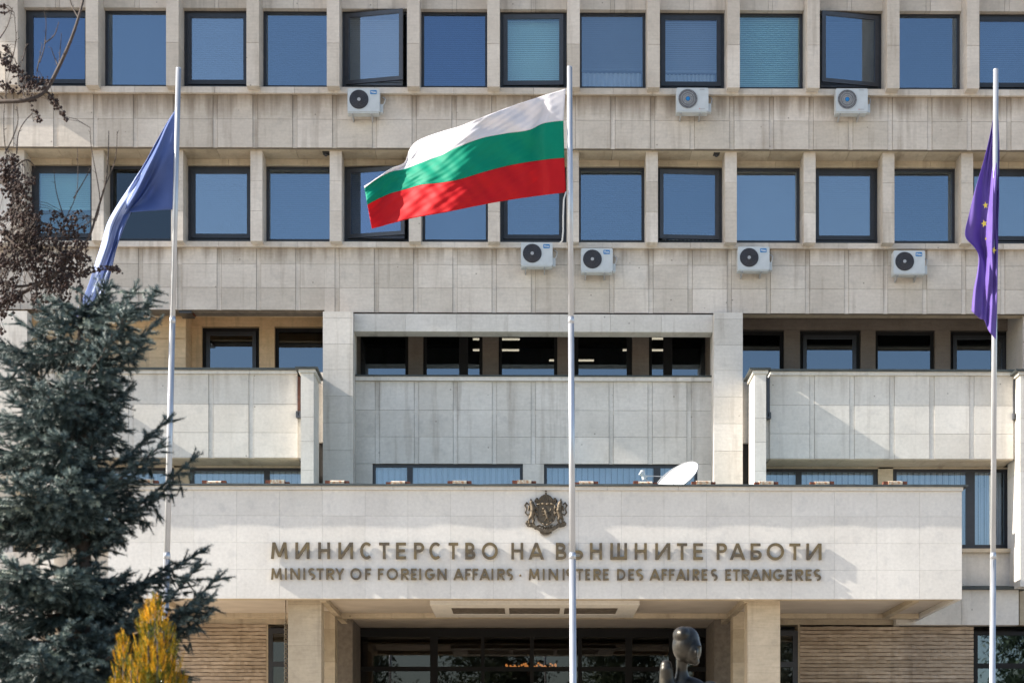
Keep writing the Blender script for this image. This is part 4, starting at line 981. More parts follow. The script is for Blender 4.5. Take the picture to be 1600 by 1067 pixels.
# ================================================================== flags
def catmull(pts, t):
    n = len(pts)-1; s = t*n; i = min(int(s), n-1); u = s-i
    p = [np.array(pts[max(0, min(n, i+k))], float) for k in (-1, 0, 1, 2)]
    return .5*((2*p[1])+(-p[0]+p[2])*u+(2*p[0]-5*p[1]+4*p[2]-p[3])*u*u+(-p[0]+3*p[1]-3*p[2]+p[3])*u**3)
def resample(pts, n):
    """points at equal chord spacing along a spline"""
    fine = np.array([catmull(pts, i/400) for i in range(401)]); d = np.r_[0, np.cumsum(np.linalg.norm(np.diff(fine[:, :2], axis=0), axis=1))]; d /= d[-1]
    return np.stack([np.interp(np.linspace(0, 1, n), d, fine[:, k]) for k in range(fine.shape[1])], 1)
def cloth(name, curves, nu, nv, dfun, mats, matfun, parent=None, thick=.004):
    cs = [resample(c, nu+1) for c in curves]; nc = len(cs)
    V = []; 
    for j in range(nv+1):
        for i in range(nu+1):
            q = catmull([c[i] for c in cs], j/nv) if nc > 2 else cs[0][i]*(1-j/nv)+cs[1][i]*(j/nv)
            dy = (q[2] if len(q) > 2 else 0)+dfun(i/nu, j/nv); V.append(P(q[0], q[1], YP+dy))
    me = bpy.data.meshes.new(name); Fs = [[j*(nu+1)+i, j*(nu+1)+i+1, (j+1)*(nu+1)+i+1, (j+1)*(nu+1)+i] for j in range(nv) for i in range(nu)]
    me.from_pydata([tuple(v) for v in V], [], Fs)
    for m in mats: me.materials.append(M[m])
    me.polygons.foreach_set('material_index', [matfun((i+.5)/nu, (j+.5)/nv) for j in range(nv) for i in range(nu)]); me.polygons.foreach_set('use_smooth', [True]*len(Fs)); me.update()
    o = bpy.data.objects.new(name, me); COL.objects.link(o)
    so_ = o.modifiers.new('thickness', 'SOLIDIFY'); so_.thickness = thick; so_.offset = 0
    if parent is not None: attach(o, parent)
    return o
# white, green, red
tc = [(884, 139), (845, 151), (800, 166), (755, 183), (720, 197), (690, 206), (655, 219), (640, 234), (632, 254), (612, 263), (592, 276), (569, 291)]
wg = [(880.5, 189), (850, 193), (825, 204), (790, 209), (750, 217), (712, 232), (690, 243), (660, 254), (634, 264), (612, 268.5), (590, 279), (569.5, 294)]
gr_ = [(882, 247), (850, 250), (800, 258), (760, 268), (720, 280), (690, 286), (660, 289), (635, 296), (612, 302), (595, 309), (585, 314), (574, 320)]
bt = [(884.5, 301), (850, 305), (800, 312), (760, 319), (720, 327), (690, 333), (660, 338), (640, 342), (620, 347), (605, 351), (595, 354), (581, 357.5)]
def tri_d(u, v):
    s = v*165/315; c = u-.20*(v-.5)
    ss = lambda a, b, x: (lambda t: t*t*(3-2*t))(max(0., min(1., (x-a)/(b-a))))
    a = -.20*ss(.14, .50, c)+(.46-.20*v)*ss(.50, .84, c)-.16*ss(.86, 1.0, c)
    h = u+.012*math.sin(v*9)-.02*v
    a += .075*ss(.07, .11, h)-.075*ss(.115, .20, h)
    a += .030*math.sin((u*1.0+s*1.1)*30)*math.exp(-((u-.20)/.20)**2)*(1-.6*v)
    a += .010*math.sin((u*.8-s*.9)*44+2*math.sin(u*9))*(.35+u)+.005*math.sin((u*.9+s*.5)*83+3*math.sin(u*7+v*3))+.003*math.sin((u*.6-s*1.3)*120+2*math.sin(v*6))
    a += .012*math.sin((u*.5+s*1.4)*24+1.0)*(.2+.6*u)
    a -= .05*math.exp(-((u-.70+.15*(v-.5))/.035)**2)*math.exp(-((v-.55)/.16)**2)
    return a*min(1, u*6+.02)
fl = empty('tricolour_flag', P(884, 220, YP), 'white, green and red tricolour flag streaming left from the middle pole', 'flag')
for nm, ca, cb, mat in (('white_stripe', tc, wg, 0), ('green_stripe', wg, gr_, 1), ('red_stripe', gr_, bt, 2)):
    k = mat; cloth(nm, [ca, cb], 140, 26, (lambda k: lambda u, v: tri_d(u, (k+v)/3))(k), ['f_white', 'f_green', 'f_red'], (lambda k: lambda u, v: k)(k), fl)
# navy flag
t1 = [(275, 171), (262, 190), (245, 220), (226, 255), (205, 288), (185, 318), (168, 348), (158, 382), (146, 420), (134, 455), (112, 500)]
t2 = [(275, 176), (264, 196), (249, 226), (231, 262), (213, 296), (196, 325), (182, 356), (171, 392), (159, 428), (147, 462), (128, 502)]
t3 = [(274.5, 230), (262, 250), (250, 266), (238, 282), (224, 302), (206, 330), (191, 362), (178, 396), (166, 432), (154, 464), (140, 496)]
t4 = [(273, 327.5), (258, 328), (242, 329), (226, 330), (210, 331.5), (195, 334), (185, 362), (180, 396), (172, 430), (163, 462), (150, 486)]
def navy_d(u, v):
    return (.10*math.sin(v*9+u*5)*(1-.4*u)+.05*math.sin(v*17-u*9+1)+.03*math.sin(u*31+v*11))*min(1, u*5)*(.5+.5*min(1, 3*(1-abs(v-.5)*1.9)))
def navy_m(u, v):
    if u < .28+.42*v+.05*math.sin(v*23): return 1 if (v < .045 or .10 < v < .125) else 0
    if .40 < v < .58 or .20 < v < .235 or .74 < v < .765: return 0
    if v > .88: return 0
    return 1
fn = empty('navy_flag', P(274, 250, YP), 'navy flag with pale streaks drooping down to the spruce from the left pole', 'flag')
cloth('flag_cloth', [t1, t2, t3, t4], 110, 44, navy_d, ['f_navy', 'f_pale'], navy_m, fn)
# violet flag
e1_ = [(1553, 178, .06), (1546, 215, .04), (1536, 255, 0), (1524, 295, -.05), (1514, 335, -.06), (1508, 368, -.05), (1522, 386, 0), (1529, 400, .08), (1527, 425, .05), (1521, 455, 0), (1518, 486, -.04)]
e2_ = [(1555, 180, .06), (1550, 220, .10), (1543, 262, .12), (1537, 300, .10), (1533, 340, .06), (1531, 372, .12), (1536, 395, .14), (1538, 420, .05), (1535, 450, -.02), (1532, 475, -.08), (1530, 497, -.10)]
e3_ = [(1557, 182, .06), (1555, 225, .10), (1551, 270, -.02), (1549, 305, -.08), (1548, 345, -.12), (1547, 380, -.14), (1546, 410, -.06), (1545, 435, -.12), (1542, 460, -.02), (1540, 480, .0), (1538, 501, -.05)]
e4_ = [(1559, 184, .07), (1559, 230, .08), (1557, 275, -.05), (1555, 310, -.11), (1554, 350, -.10), (1553, 385, -.08), (1553, 415, -.14), (1552, 445, -.10), (1550, 470, -.13), (1547, 495, -.11), (1545, 517, -.12)]
e5_ = [(1560, 188, .08), (1561.5, 235, .06), (1561, 280, -.02), (1561, 315, -.06), (1560, 340, -.07), (1559.5, 380, -.05), (1559, 415, -.06), (1558.5, 450, -.07), (1558, 480, -.06), (1557, 505, -.05), (1556, 530, -.06)]
fe = empty('violet_flag', P(1556, 300, YP), 'violet flag with yellow stars hanging limp on the right pole', 'flag')
cloth('flag_cloth', [e1_, e2_, e3_, e4_, e5_], 120, 60, lambda u, v: .035*math.sin(v*15+u*4)+.018*math.sin(v*27-u*12+1), ['f_violet'], lambda u, v: 0, fe)
for (px, py, r, rot, sq) in ((1540, 321, 5.6, .1, .75), (1538, 349.5, 6, .25, .85), (1540.5, 373, 2.6, .3, .8), (1552.5, 391, 6.2, -.35, .75)):
    mb = MB(); pts = []
    for i in range(10):
        a = math.pi/2+rot+i*math.pi/5; q = r if i % 2 == 0 else r*.42; pts.append(P(px+q*math.cos(a)*sq, py-q*math.sin(a), YP-.16))
    mb.prism(pts, (0, .004, 0)); mb.build('star', 'f_star', fe)

# ================================================================== statue
def statue():
    YS = 16.0; root = None
    def q(px, py, dy=0): return P(px, py, YS+dy)
    k = YS/F
    bm = MB()
    rot = Matrix.Rotation(R(-8), 3, 'Y')
    rot = Matrix.Rotation(R(10), 3, 'Y')
    bm.ball(q(1072, 1006), (21.5*k, 25*k, 28*k), 24, 16, rot=rot)                  # skull under smooth hair
    bm.ball(q(1082, 1016, -.03), (14*k, 20*k, 22*k), 18, 12, rot=Matrix.Rotation(R(6), 3, 'Y'))   # face
    bm.ball(q(1086, 1033, -.05), (7*k, 8*k, 6*k), 14, 10)                          # chin
    bm.ball(q(1088, 1019, -.118), (2.6*k, 6*k, 6*k), 12, 8)                        # nose
    bm.ball(q(1086, 1009, -.10), (11*k, 5*k, 2.6*k), 12, 8)                        # brow
    bm.ball(q(1087, 1027, -.108), (4.5*k, 3.5*k, 1.6*k), 10, 8)                    # lips
    bm.ball(q(1064, 1016, -.085), (2.5*k, 4*k, 6*k), 10, 8)                        # ear
    bm.ball(q(1066, 992, -.02), (15*k, 24*k, 14*k), 14, 10); bm.ball(q(1059, 1008, .02), (8.5*k, 18*k, 20*k), 14, 10)
    def limb(pts):
        for (a, b) in zip(pts[:-1], pts[1:]):
            for i in range(7):
                t = i/6; c_ = a[0].lerp(b[0], t); r = a[1]+(b[1]-a[1])*t; bm.ball(c_, (r, r, r), 14, 10)
    limb([(q(1066, 1030, .03), 9.5*k), (q(1065, 1048, .05), 9*k), (q(1066, 1064, .06), 13*k)])      # neck
    bm.ball(q(1075, 1128, .06), (52*k, 28*k, 72*k), 24, 16)                                       # trunk
    limb([(q(1046, 1085, .02), 16*k), (q(1042, 1060, .0), 12*k), (q(1041, 1046, -.02), 10.5*k)])   # raised shoulder
    limb([(q(1040, 1085, .02), 15*k), (q(1030, 1120, .02), 16*k)]); limb([(q(1110, 1080, .05), 17*k), (q(1122, 1130, .05), 15*k), (q(1118, 1190, -.02), 12*k)])
    bm.ball(q(1041, 1040, -.02), (9.5*k, 9*k, 10*k), 14, 10)
    limb([(q(1060, 1190, .06), 36*k), (q(1062, 1330, .06), 32*k)]); limb([(q(1090, 1190, .06), 36*k), (q(1090, 1330, .06), 32*k)])
    zf = Z(1345, YS)
    root = empty('bronze_statue', (q(1075, 1100).x, YS, zf), 'dark polished bronze statue, head and raised hand showing before the entrance', 'statue')
    o = bm.build('person', 'bronze_statue', root, True)
    rm_ = o.modifiers.new('skin', 'REMESH'); rm_.mode = 'VOXEL'; rm_.voxel_size = .0075; rm_.use_smooth_shade = True
    sm = o.modifiers.new('soft', 'SMOOTH'); sm.factor = .5; sm.iterations = 6
    mb = MB(); c_ = q(1075, 1340); mb.box(c_.x-.45, c_.x+.45, YS-.35, YS+.45, 0, zf+.03); mb.build('plinth', 'stone_low', root)
statue()

# ================================================================== foliage builders (numpy)
def raw_mesh(name, verts, tris, tone, mats, parent=None, mi=None):
    me = bpy.data.meshes.new(name); nv, nt_ = len(verts), len(tris)
    me.vertices.add(nv); me.vertices.foreach_set('co', np.asarray(verts, np.float32).ravel())
    me.loops.add(nt_*3); me.loops.foreach_set('vertex_index', np.asarray(tris, np.int32).ravel())
    me.polygons.add(nt_); me.polygons.foreach_set('loop_start', np.arange(0, nt_*3, 3, dtype=np.int32)); me.polygons.foreach_set('loop_total', np.full(nt_, 3, np.int32))
    for m in (mats if isinstance(mats, list) else [mats]): me.materials.append(M[m])
    a = me.attributes.new('tone', 'FLOAT', 'POINT'); a.data.foreach_set('value', np.asarray(tone, np.float32))
    me.update(calc_edges=True); me.validate()
    o = bpy.data.objects.new(name, me); COL.objects.link(o)
    if parent is not None: attach(o, parent)
    return o
class Needles:
    def __init__(s): s.V, s.T = [], []
    def shoots(s, A, Bv, tone, density=330, length=.021, width=.0030, lift=.62):
        """needle-clad shoots from A to B (n,3)"""
        A, Bv = np.asarray(A), np.asarray(Bv); d = Bv-A; L = np.linalg.norm(d, axis=1); n_each = np.maximum(10, (L*density).astype(int))
        idx = np.repeat(np.arange(len(A)), n_each); m = len(idx); t = RNG.random(m)
        dn = d/np.maximum(L, 1e-6)[:, None]; T = dn[idx]; base = A[idx]+d[idx]*t[:, None]
        r = RNG.normal(size=(m, 3)); r -= (r*T).sum(1)[:, None]*T; r /= np.linalg.norm(r, axis=1)[:, None]+1e-9
        r[:, 2] += .25; r /= np.linalg.norm(r, axis=1)[:, None]
        ln = length*RNG.uniform(.75, 1.15, m)*(1-.12*np.clip((t-.85)/.15, 0, 1))
        tip = base+(r*.80+T*lift)*ln[:, None]; side = np.cross(T, r)*(width/2)
        # curved needle as a slim diamond: base-left, tip, base-right
        P3 = np.stack([base+side+r*.003, tip, base-side+r*.003], 1)
        s.V.append(P3.reshape(-1, 3)); tn = np.clip(tone[idx]+RNG.normal(0, .10, m)+.18*(t-.5), 0, 1); s.T.append(np.repeat(tn, 3))
    def build(s, name, mat, parent):
        V = np.concatenate(s.V); T = np.concatenate(s.T); return raw_mesh(name, V, np.arange(len(V)).reshape(-1, 3), T, mat, parent)

# ------------------------------------------------------------------ blue spruce
def spruce():
    YT = 11.0; xt = P(128, 600, YT).x; zt_ = P(150, 452, YT).z
    root = empty('blue_spruce', (xt, YT, 0), 'bushy blue grey spruce with needle covered branches filling the lower left', 'tree')
    tk = MB(); tk.tube([(xt+.01*math.sin(i), YT, zt_*i/12) for i in range(13)], [.10*(1-i/12.6)+.006 for i in range(13)], 12); tk.build('trunk', 'bark', root, True)
    nd = Needles(); wood = MB(); rr = random.Random(11)
    SA, SB, ST = [], [], []
    def add(a, b, tone): SA.append(tuple(a)); SB.append(tuple(b)); ST.append(tone)
    def branch(base, tip, sag, tone, twl=.42, updir=.0, droop=.30, infill=.55, wide=1.0):
        """main bough: bows down then lifts its tip; a flat fan of drooping side twigs, curtains of hanging twigs below"""
        base, tip = Vector(base), Vector(tip); ax = tip-base; L = ax.length; n = max(6, int(L/.05)); h = Vector((0, 0, 1)); sd = ax.normalized().cross(h)
        if sd.length < .1: sd = Vector((1, 0, 0))
        sd.normalize(); pts = []
        for i in range(n+1):
            t = i/n; p = base+ax*t; p.z += -sag*math.sin(math.pi*min(1, t*1.02))*L + updir*L*t**4*.12
            p += sd*(.02*math.sin(t*7+tone*9)); pts.append(p)
        wood.tube(pts, [.012*(1-t/n)*(.4+L)+.0035 for t in range(n+1)], 6)
        for i in range(n):
            if (i+.5)/n > .2: add(pts[i], pts[i+1], tone+.04)
        for i in range(1, n+1):
            t = i/n; dirv = (pts[i]-pts[i-1]).normalized()
            wl = twl*L*(1-t)**.65*min(1, t*3+.15)+.075
            for sg in (-1, 1):
                l1 = wl*rr.uniform(.65, 1.15)*wide; a = R(rr.uniform(38, 60)); v = (dirv*math.cos(a)+sd*sg*math.sin(a)+h*rr.uniform(-.32, .06)).normalized()
                p = pts[i].copy(); m = max(1, int(l1/.06)); seg = l1/m; tn = tone+rr.uniform(-.18, .18)
                for k in range(m):
                    v = (v+h*(-droop*.22)).normalized(); q = p+v*seg; add(p, q, tn+.10*(k == m-1))
                    if m > 1 and k < m-1 or rr.random() < .3:
                        for s2 in (-1, 1):
                            if rr.random() < .75:
                                side = v.cross(h); a2 = R(rr.uniform(32, 55)); w = (v*math.cos(a2)+side*s2*math.sin(a2)+h*rr.uniform(-.55, .05)).normalized()
                                l2 = rr.uniform(.05, .095); add(q, q+w*l2, tn+rr.uniform(-.05, .16))
                    p = q
            # hanging curtain
            if rr.random() < infill and t < .93:
                p = pts[i]+Vector((rr.uniform(-.02, .02), rr.uniform(-.04, .04), 0)); v = (dirv*.45+Vector((rr.uniform(-.3, .3), rr.uniform(-.3, .3), -1))).normalized(); l1 = rr.uniform(.06, .17); m = max(1, int(l1/.06))
                for k in range(m):
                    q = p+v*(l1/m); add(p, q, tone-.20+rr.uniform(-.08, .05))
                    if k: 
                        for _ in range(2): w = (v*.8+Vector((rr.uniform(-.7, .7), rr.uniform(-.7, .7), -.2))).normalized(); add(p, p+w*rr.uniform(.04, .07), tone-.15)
                    p = q; v = (v+Vector((0, 0, -.15))).normalized()
            if rr.random() < .30:
                v = (dirv*.9+Vector((rr.uniform(-.3, .3), rr.uniform(-.3, .3), .75))).normalized(); add(pts[i], pts[i]+v*rr.uniform(.05, .09), tone+.14)
        for a_ in (-.5, .0, .5):                       # cluster of end shoots
            v = ((pts[-1]-pts[-2]).normalized()+sd*a_+h*rr.uniform(-.1, .35)).normalized(); add(pts[-1], pts[-1]+v*rr.uniform(.06, .10), tone+.1)
    def at(px, py, dy=0): return P(px, py, YT+dy)
    # boughs read from the photograph: root (px, py, depth) -> tip (px, py, depth), sag, tone, fan width, curtain
    exp = [((140, 560, .05), (236, 468, .05), .03, .50, .42, .5), ((140, 540, .0), (206, 462, -.12), .02, .55, .5, .4), ((140, 590, .1), (240, 512, .10), .05, .45, .34, .6), ((140, 600, .0), (212, 556, .0), .07, .38, .36, .7), ((140, 520, .0), (168, 458, .05), .0, .5, .5, .4), ((150, 505, 0), (158, 452, -.05), 0, .52, .5, .3), ((140, 560, 0), (190, 500, -.25), .06, .55, .5, .5), ((130, 600, -.1), (160, 545, -.4), .08, .5, .5, .6), 
           ((130, 540, .1), (40, 512, .1), .10, .42, .40, .7), ((130, 545, .1), (-20, 530, .15), .10, .36, .40, .7), ((130, 500, .0), (92, 478, -.1), .04, .62, .5, .4), ((90, 530, .2), (10, 545, .25), .1, .33, .4, .7),
           ((130, 640, .0), (200, 612, .1), .10, .32, .40, .7), ((130, 650, .0), (170, 642, -.1), .10, .42, .45, .7), ((130, 640, -.1), (30, 605, -.2), .10, .5, .42, .7), ((130, 660, .0), (-30, 640, -.1), .10, .42, .42, .7), ((110, 640, -.2), (70, 620, -.5), .1, .58, .5, .6), ((130, 610, .1), (60, 590, .1), .1, .35, .35, .6),
           ((120, 700, .0), (176, 668, -.1), .12, .40, .40, .7), ((120, 690, -.1), (20, 665, -.4), .12, .55, .45, .7), ((120, 700, -.1), (90, 690, -.5), .10, .5, .5, .7), ((110, 700, .0), (-40, 690, -.1), .1, .40, .42, .7),
           ((60, 790, .0), (255, 670, .05), .06, .44, .27, .5), ((70, 800, .0), (245, 706, -.15), .08, .42, .28, .6), ((90, 800, .05), (225, 735, .1), .08, .33, .30, .7), ((30, 800, -.2), (110, 752, -.5), .08, .66, .42, .5), ((60, 800, -.2), (30, 760, -.55), .08, .64, .50, .5), ((60, 800, 0), (-50, 750, -.2), .1, .5, .42, .6), ((100, 800, -.2), (165, 760, -.4), .10, .48, .38, .7),
           ((90, 850, .0), (298, 728, .0), .07, .36, .24, .8), ((90, 850, .05), (258, 772, .12), .08, .30, .22, .9), ((60, 830, -.1), (150, 785, -.3), .08, .38, .30, .6), ((60, 840, 0), (-40, 820, -.2), .1, .34, .4, .7),
           ((-20, 930, .0), (172, 845, -.1), .06, .46, .28, .5), ((-20, 900, -.2), (80, 868, -.4), .08, .52, .40, .6), ((60, 920, -.2), (20, 890, -.55), .08, .58, .48, .5), ((40, 930, -.1), (140, 895, -.3), .08, .5, .36, .6),
           ((60, 950, .1), (312, 872, .08), .08, .34, .20, .6), ((90, 950, .05), (255, 895, .05), .07, .38, .22, .7),
           ((140, 1010, .0), (334, 915, -.10), .10, .52, .34, .5), ((150, 1000, .0), (322, 945, -.05), .08, .50, .36, .7), ((170, 1000, .05), (300, 900, -.15), .05, .56, .36, .5), ((150, 1010, .1), (285, 960, .1), .1, .35, .30, .8), ((190, 1010, 0), (318, 968, 0), .1, .42, .3, .7), 
           ((60, 1010, -.1), (200, 968, -.3), .08, .50, .38, .6), ((60, 1030, -.2), (110, 985, -.5), .08, .60, .45, .5), ((30, 1040, -.2), (-20, 1000, -.4), .08, .50, .45, .6), ((60, 1060, -.2), (180, 1020, -.5), .1, .55, .42, .6), ((60, 1080, -.2), (60, 1030, -.6), .1, .60, .5, .6), ((60, 1080, 0), (240, 1040, -.1), .1, .40, .36, .7), ((0, 980, 0), (-60, 960, 0), .1, .4, .5, .6)]
    for (b, t, sag, tone, tw, cu) in exp:
        branch(at(*b), at(*t), sag, tone, tw, .3, .30, cu)
    for (py, rad, tn) in ((735, .50, .52), (800, .6, .55), (925, .6, .5)):
        z0 = Z(py, YT, xt)
        for i in range(6):
            az = R(180+12+i*26+rr.uniform(-8, 8)); r_ = rad*rr.uniform(.75, 1.1)*(.45 if math.cos(az) > .1 else 1)
            branch((xt, YT, z0), (xt+math.cos(az)*r_, YT+math.sin(az)*r_, z0+rr.uniform(.0, .12)), .10, tn+rr.uniform(-.1, .1), .46, .25, .3, .6)
    # tiers of shorter boughs close to the trunk and at the back
    for (py, nb, rad) in ((500, 6, .22), (545, 7, .34), (615, 8, .42), (660, 8, .48), (775, 8, .56), (815, 7, .56), (905, 7, .52), (955, 8, .62), (1000, 9, .74), (1050, 9, .8), (1110, 9, .85), (1180, 9, .95), (1270, 9, 1.0), (1400, 9, 1.0), (1530, 9, .95)):
        z0 = Z(py, YT, xt); a0 = rr.uniform(0, 6)
        for i in range(nb):
            az = a0+i*2*math.pi/nb+rr.uniform(-.2, .2); dx, dy = math.cos(az), math.sin(az); r_ = rad*rr.uniform(.8, 1.1)*(.42 if dx > .1 and py < 980 else .62 if dx > .1 else 1.0)
            branch((xt, YT, z0+rr.uniform(-.03, .03)), (xt+dx*r_, YT+dy*r_, z0+rr.uniform(-.06, .08)), rr.uniform(.06, .12), rr.uniform(.2, .5), .42, .2, .3, .6)
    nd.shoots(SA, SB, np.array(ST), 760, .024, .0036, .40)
    # dim core of each shoot
    A, Bv = np.array(SA), np.array(SB)
    wv, wt = [], []
    d = Bv-A; o1 = np.cross(d, [0, 0, 1.0]); ln = np.linalg.norm(o1, axis=1)[:, None]; o1 = np.where(ln > 1e-6, o1/np.maximum(ln, 1e-6), [1, 0, 0])*.008; o2 = np.cross(d, o1); o2 = o2/np.maximum(np.linalg.norm(o2, axis=1)[:, None], 1e-9)*.008
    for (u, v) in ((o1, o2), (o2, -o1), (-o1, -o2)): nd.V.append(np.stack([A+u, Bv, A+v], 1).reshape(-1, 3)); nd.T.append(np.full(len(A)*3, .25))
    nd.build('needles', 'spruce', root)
    wood.build('bough', 'bark', root, True)
    print('spruce shoots', len(SA))
spruce()

# ------------------------------------------------------------------ golden thuja
def thuja():
    YT = 9.6; root = empty('golden_thuja', (X(236, YT), YT, 0), 'flame shaped golden yellow thuja shrub in front of the spruce', 'shrub')
    V, T, tone = [], [], []
    spires = [(243, 925, 62, 1.0, 0), (193, 983, 34, .9, .03), (222, 1010, 34, .8, -.08), (268, 1020, 30, .8, .02), (205, 1030, 34, .8, -.05), (180, 1050, 24, .7, .0), (232, 985, 30, .9, -.1), (256, 985, 26, .9, -.06), (284, 1046, 16, .7, .05), (246, 1000, 30, .9, -.14), (215, 1045, 30, .8, -.14)]
    rr = np.random.default_rng(4); stems = MB()
    for (px, py, wpx, s, dy) in spires:
        top = np.array(P(px, py, YT+dy)); k = YT/F; H = top[2]-.15; n = 900 if wpx > 40 else 520
        stems.tube([(top[0]*.3+X(236, YT)*.7, YT, .0), (top[0], YT+dy, top[2]*.7), tuple(top)], [.02, .012, .003], 6)
        for i in range(n):
            f = rr.random()**.9*min(1.25, H); f = f          # metres below the tip
            z = top[2]-f; rad = .86*wpx*k*min(1.0, (f/.46))**.72*rr.uniform(.35, 1.0); a = rr.uniform(0, 2*np.pi)
            b = np.array([top[0]+rad*np.cos(a), top[1]+rad*np.sin(a), z-.03])
            # an upright spray: flat fan of scale-leaf strokes
            up = np.array([np.cos(a)*.28, np.sin(a)*.28, 1.0]); up /= np.linalg.norm(up); pl_ = rr.normal(size=3); pl_ -= pl_.dot(up)*up; pl_ /= np.linalg.norm(pl_)
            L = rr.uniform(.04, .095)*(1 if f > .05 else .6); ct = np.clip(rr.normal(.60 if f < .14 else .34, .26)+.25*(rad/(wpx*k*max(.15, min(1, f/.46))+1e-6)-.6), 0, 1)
            for q in range(9):
                t = q/8; o = b+up*L*t*.8; sg = 1 if q % 2 else -1; dr = up*.9+pl_*sg*rr.uniform(.25, .7); dr /= np.linalg.norm(dr); ll = L*.42*(1-.5*t)*rr.uniform(.7, 1.2); w = np.cross(dr, rr.normal(size=3)); w = w/np.linalg.norm(w)*.0026
                V += [o-w, o+dr*ll, o+w]; tone += [ct-.1, np.clip(ct+.2, 0, 1), ct-.1]
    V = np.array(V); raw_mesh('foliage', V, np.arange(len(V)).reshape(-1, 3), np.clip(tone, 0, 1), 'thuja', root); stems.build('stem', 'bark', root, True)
thuja()

# ------------------------------------------------------------------ bare tree with seed clusters
def bare():
    YT = 15.0; rr = random.Random(21)
    def at(px, py, dy=0): return P(px, py, YT+dy)
    foot = at(-190, 1200); root = empty('bare_tree', (foot.x, YT, 0), 'leafless tree with dark brown seed clusters reaching in at the upper left', 'tree')
    tr = MB(); tr.tube([(foot.x, YT, 0), at(-185, 900), at(-150, 600), at(-120, 400), at(-100, 250), at(-90, 100)], [.14, .12, .095, .08, .06, .045], 12); tr.build('trunk', 'bark', root, True)
    tw = MB(); pods = []
    def limb(pts, w0, w1, dy=0):
        k = YT/F; n = len(pts); cs = [at(p[0], p[1], dy+.06*math.sin(i*1.7)) for i, p in enumerate(pts)]
        fine = [Vector(catmull(cs, i/(n*4))) for i in range(n*4+1)]
        tw.tube(fine, [k*(w0+(w1-w0)*i/(n*4))/2 for i in range(n*4+1)], 6); return fine
    def cluster(p, n, spread, down=.5):
        for _ in range(n): pods.append(p+Vector((rr.gauss(0, spread), rr.gauss(0, spread), rr.gauss(0, spread)-down*spread)))
    L = []
    L.append(limb([(-100, 230), (-40, 165), (0, 159), (40, 157), (70, 143), (92, 105), (110, 65), (122, 30), (132, -10), (138, -60)], 9, 3))
    L.append(limb([(-115, 420), (-40, 420), (0, 438), (15, 447), (45, 446), (72, 436), (98, 424)], 8, 2, .2)); L.append(limb([(-100, 330), (-20, 350), (25, 382), (45, 400), (85, 412), (125, 432)], 8, 1.5, -.1))
    L.append(limb([(-40, 500), (40, 455), (85, 430), (112, 402), (138, 372), (152, 330), (165, 285), (169, 240), (170, 205)], 7, 1.2, .1)); L.append(limb([(-90, 200), (-30, 260), (20, 300), (60, 345), (110, 362), (142, 345)], 7, 1.5, .3))
    L.append(limb([(-100, 300), (-30, 290), (10, 270), (40, 250), (55, 262)], 6, 1.5, .0)); L.append(limb([(85, 440), (115, 451), (130, 447)], 3, 1, .1)); L.append(limb([(125, 432), (150, 424), (175, 420), (190, 424)], 3, 1, .1))
    for pts in ([(95, 400), (100, 350), (120, 300), (121, 230)], [(100, 340), (88, 300), (84, 262)], [(115, 310), (130, 285), (142, 262)], [(150, 345), (156, 310), (143, 232), (141, 200)], [(160, 300), (180, 250), (183, 205)], [(20, 300), (8, 230), (6, 180), (10, 140)], [(26, 240), (30, 205), (48, 180), (52, 190)], [(8, 240), (20, 215), (28, 190), (26, 165)],
                [(62, 98), (70, 70), (72, 35), (68, 15)], [(70, 68), (85, 55), (92, 35)], [(58, 110), (66, 70)], [(92, 105), (94, 80), (96, 52)], [(93, 108), (85, 90), (80, 75)], [(122, 28), (112, 8), (108, -10)], [(20, 90), (24, 70), (25, 55), (22, 20)], [(0, 60), (12, 40), (20, 12)], [(40, 157), (36, 138), (42, 118)], [(0, 150), (10, 158), (8, 140)], [(35, 95), (40, 75), (42, 70)]):
        f = limb(pts, 2.2, .8, .05); L.append(f)
        for p in f[2::3]:      # short buds
            v = Vector((rr.uniform(-1, 1), rr.uniform(-.5, .5), rr.uniform(.2, 1))).normalized()*rr.uniform(.012, .035); tw.tube([p, p+v], [.0025, .0015], 4)
    tw.build('branch', 'twig', root, True)
    # seed clusters: strings of small pods along hanging stalks
    def string(pts, n, sp):
        for i in range(n):
            t = rr.random(); q = catmull(pts, t); cluster(at(q[0], q[1], rr.uniform(-.15, .2)), 3, sp)
    string([(45, 128), (62, 140), (80, 152), (92, 168), (104, 186)], 26, .016); string([(48, 150), (56, 175), (60, 190)], 10, .014); string([(0, 85), (14, 100), (28, 112), (38, 120)], 34, .022); string([(0, 130), (20, 135), (40, 140), (55, 128), (78, 125)], 30, .02); string([(8, 70), (12, 80)], 6, .012); string([(0, 8), (8, 18)], 7, .012)
    for (x0, y0, x1, y1, n) in ((0, 240, 30, 300, 70), (10, 270, 50, 340, 105), (0, 330, 62, 420, 190), (30, 330, 130, 420, 190), (0, 400, 30, 470, 45), (50, 400, 110, 470, 120), (90, 380, 140, 440, 60), (0, 440, 20, 490, 24)):
        for _ in range(n):
            cx_, cy_ = rr.uniform(x0, x1), rr.uniform(y0, y1)
            if rr.random() < .85: cluster(at(cx_, cy_, rr.uniform(-.3, .4)), rr.randint(2, 5), .017)
    string([(62, 385), (90, 395), (120, 400), (135, 410)], 30, .018); string([(120, 428), (145, 420), (170, 418), (188, 423)], 20, .013); string([(95, 435), (115, 452), (128, 446)], 14, .012); string([(0, 455), (20, 462), (40, 470), (62, 480)], 24, .016); string([(0, 480), (8, 500), (0, 520)], 10, .012)
    # thin stalks so that the clusters hang together
    st = MB(); allp = [p for f in L for p in f]
    import mathutils
    kd = mathutils.kdtree.KDTree(len(allp))
    for i, p in enumerate(allp): kd.insert(p, i)
    kd.balance()
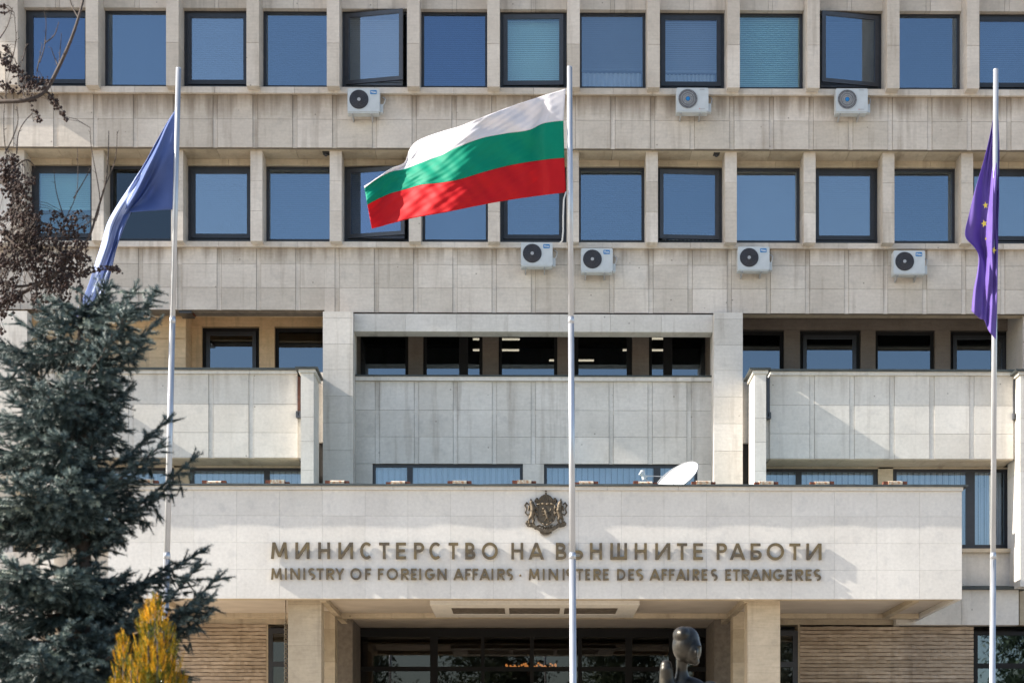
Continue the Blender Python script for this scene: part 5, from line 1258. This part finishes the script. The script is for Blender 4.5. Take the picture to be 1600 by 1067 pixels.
    for p in pods[::3]:
        c_, i_, d_ = kd.find(p)
        if d_ < .5: m_ = c_.lerp(p, .5)+Vector((0, 0, .02)); st.tube([c_, m_, p], .0022, 3, cap=False)
    st.build('stalk', 'twig', root)
    # pods as small rough octahedra, one mesh
    O = np.array([(1,0,0),(-1,0,0),(0,1,0),(0,-1,0),(0,0,1),(0,0,-1)], float); TF = np.array([(0,2,4),(2,1,4),(1,3,4),(3,0,4),(2,0,5),(1,2,5),(3,1,5),(0,3,5)])
    PV = np.array([tuple(p) for p in pods]); n = len(PV); sz = RNG.uniform(.007, .017, n)
    V = (PV[:, None, :]+O[None]*sz[:, None, None]*RNG.uniform(.7, 1.3, (n, 6, 1))).reshape(-1, 3); T = (TF[None]+(np.arange(n)*6)[:, None, None]).reshape(-1, 3)
    raw_mesh('seed_cluster', V, T, np.repeat(RNG.random(n), 6), 'pod', root)
    print('pods', n)
bare()

# ------------------------------------------------------------------ trees across the square, seen mirrored in the ground floor glass
def far_tree():
    root = empty('broadleaf_tree', (0, 0, 0)); r = np.random.default_rng(8); tk = MB()
    tk.tube([(0, 0, 0), (.1, 0, 3), (0, .1, 6), (.1, 0, 11)], [.35, .28, .2, .05], 10)
    cl = []
    for i in range(34):
        a = r.uniform(0, 2*np.pi); z = r.uniform(4, 13.5); rad = 3.6*np.sqrt(max(0, 1-((z-8.2)/6)**2))*r.uniform(.4, 1); c = np.array([rad*np.cos(a), rad*np.sin(a), z]); cl.append(c)
        if i % 2 == 0: tk.tube([(0, 0, max(2.5, z-2.2)), tuple(c)], [.09, .02], 5)
    tk.build('trunk', 'bark', root, True)
    V = []
    for c in cl:
        n = 330; p = c+r.normal(size=(n, 3))*np.array([.75, .75, .6]); d = r.normal(size=(n, 3))*.16; e = r.normal(size=(n, 3))*.13
        V.append(np.stack([p-d, p+e, p+d], 1).reshape(-1, 3))
    V = np.concatenate(V); raw_mesh('crown', V, np.arange(len(V)).reshape(-1, 3), np.repeat(r.random(len(V)//3), 3), 'foliage', root); return root
src = None
spots = [(-34, -38, 1.0), (-24, -44, 1.15), (-13, -40, .95), (-3, -45, 1.1), (7, -39, 1.0), (17, -44, 1.1), (27, -40, .9), (37, -43, 1.1)]
for i, (x, y, sc_) in enumerate(spots):
    t_ = far_tree() if src is None else copy_tree(src)
    src = src or t_
    t_.location = (x, y, 0); t_.scale = (sc_, sc_, sc_); t_.rotation_euler.z = i*1.3
    tag(t_, 'leafy tree across the square, mirrored dimly in the ground floor glass', 'tree', 'trees across the square')
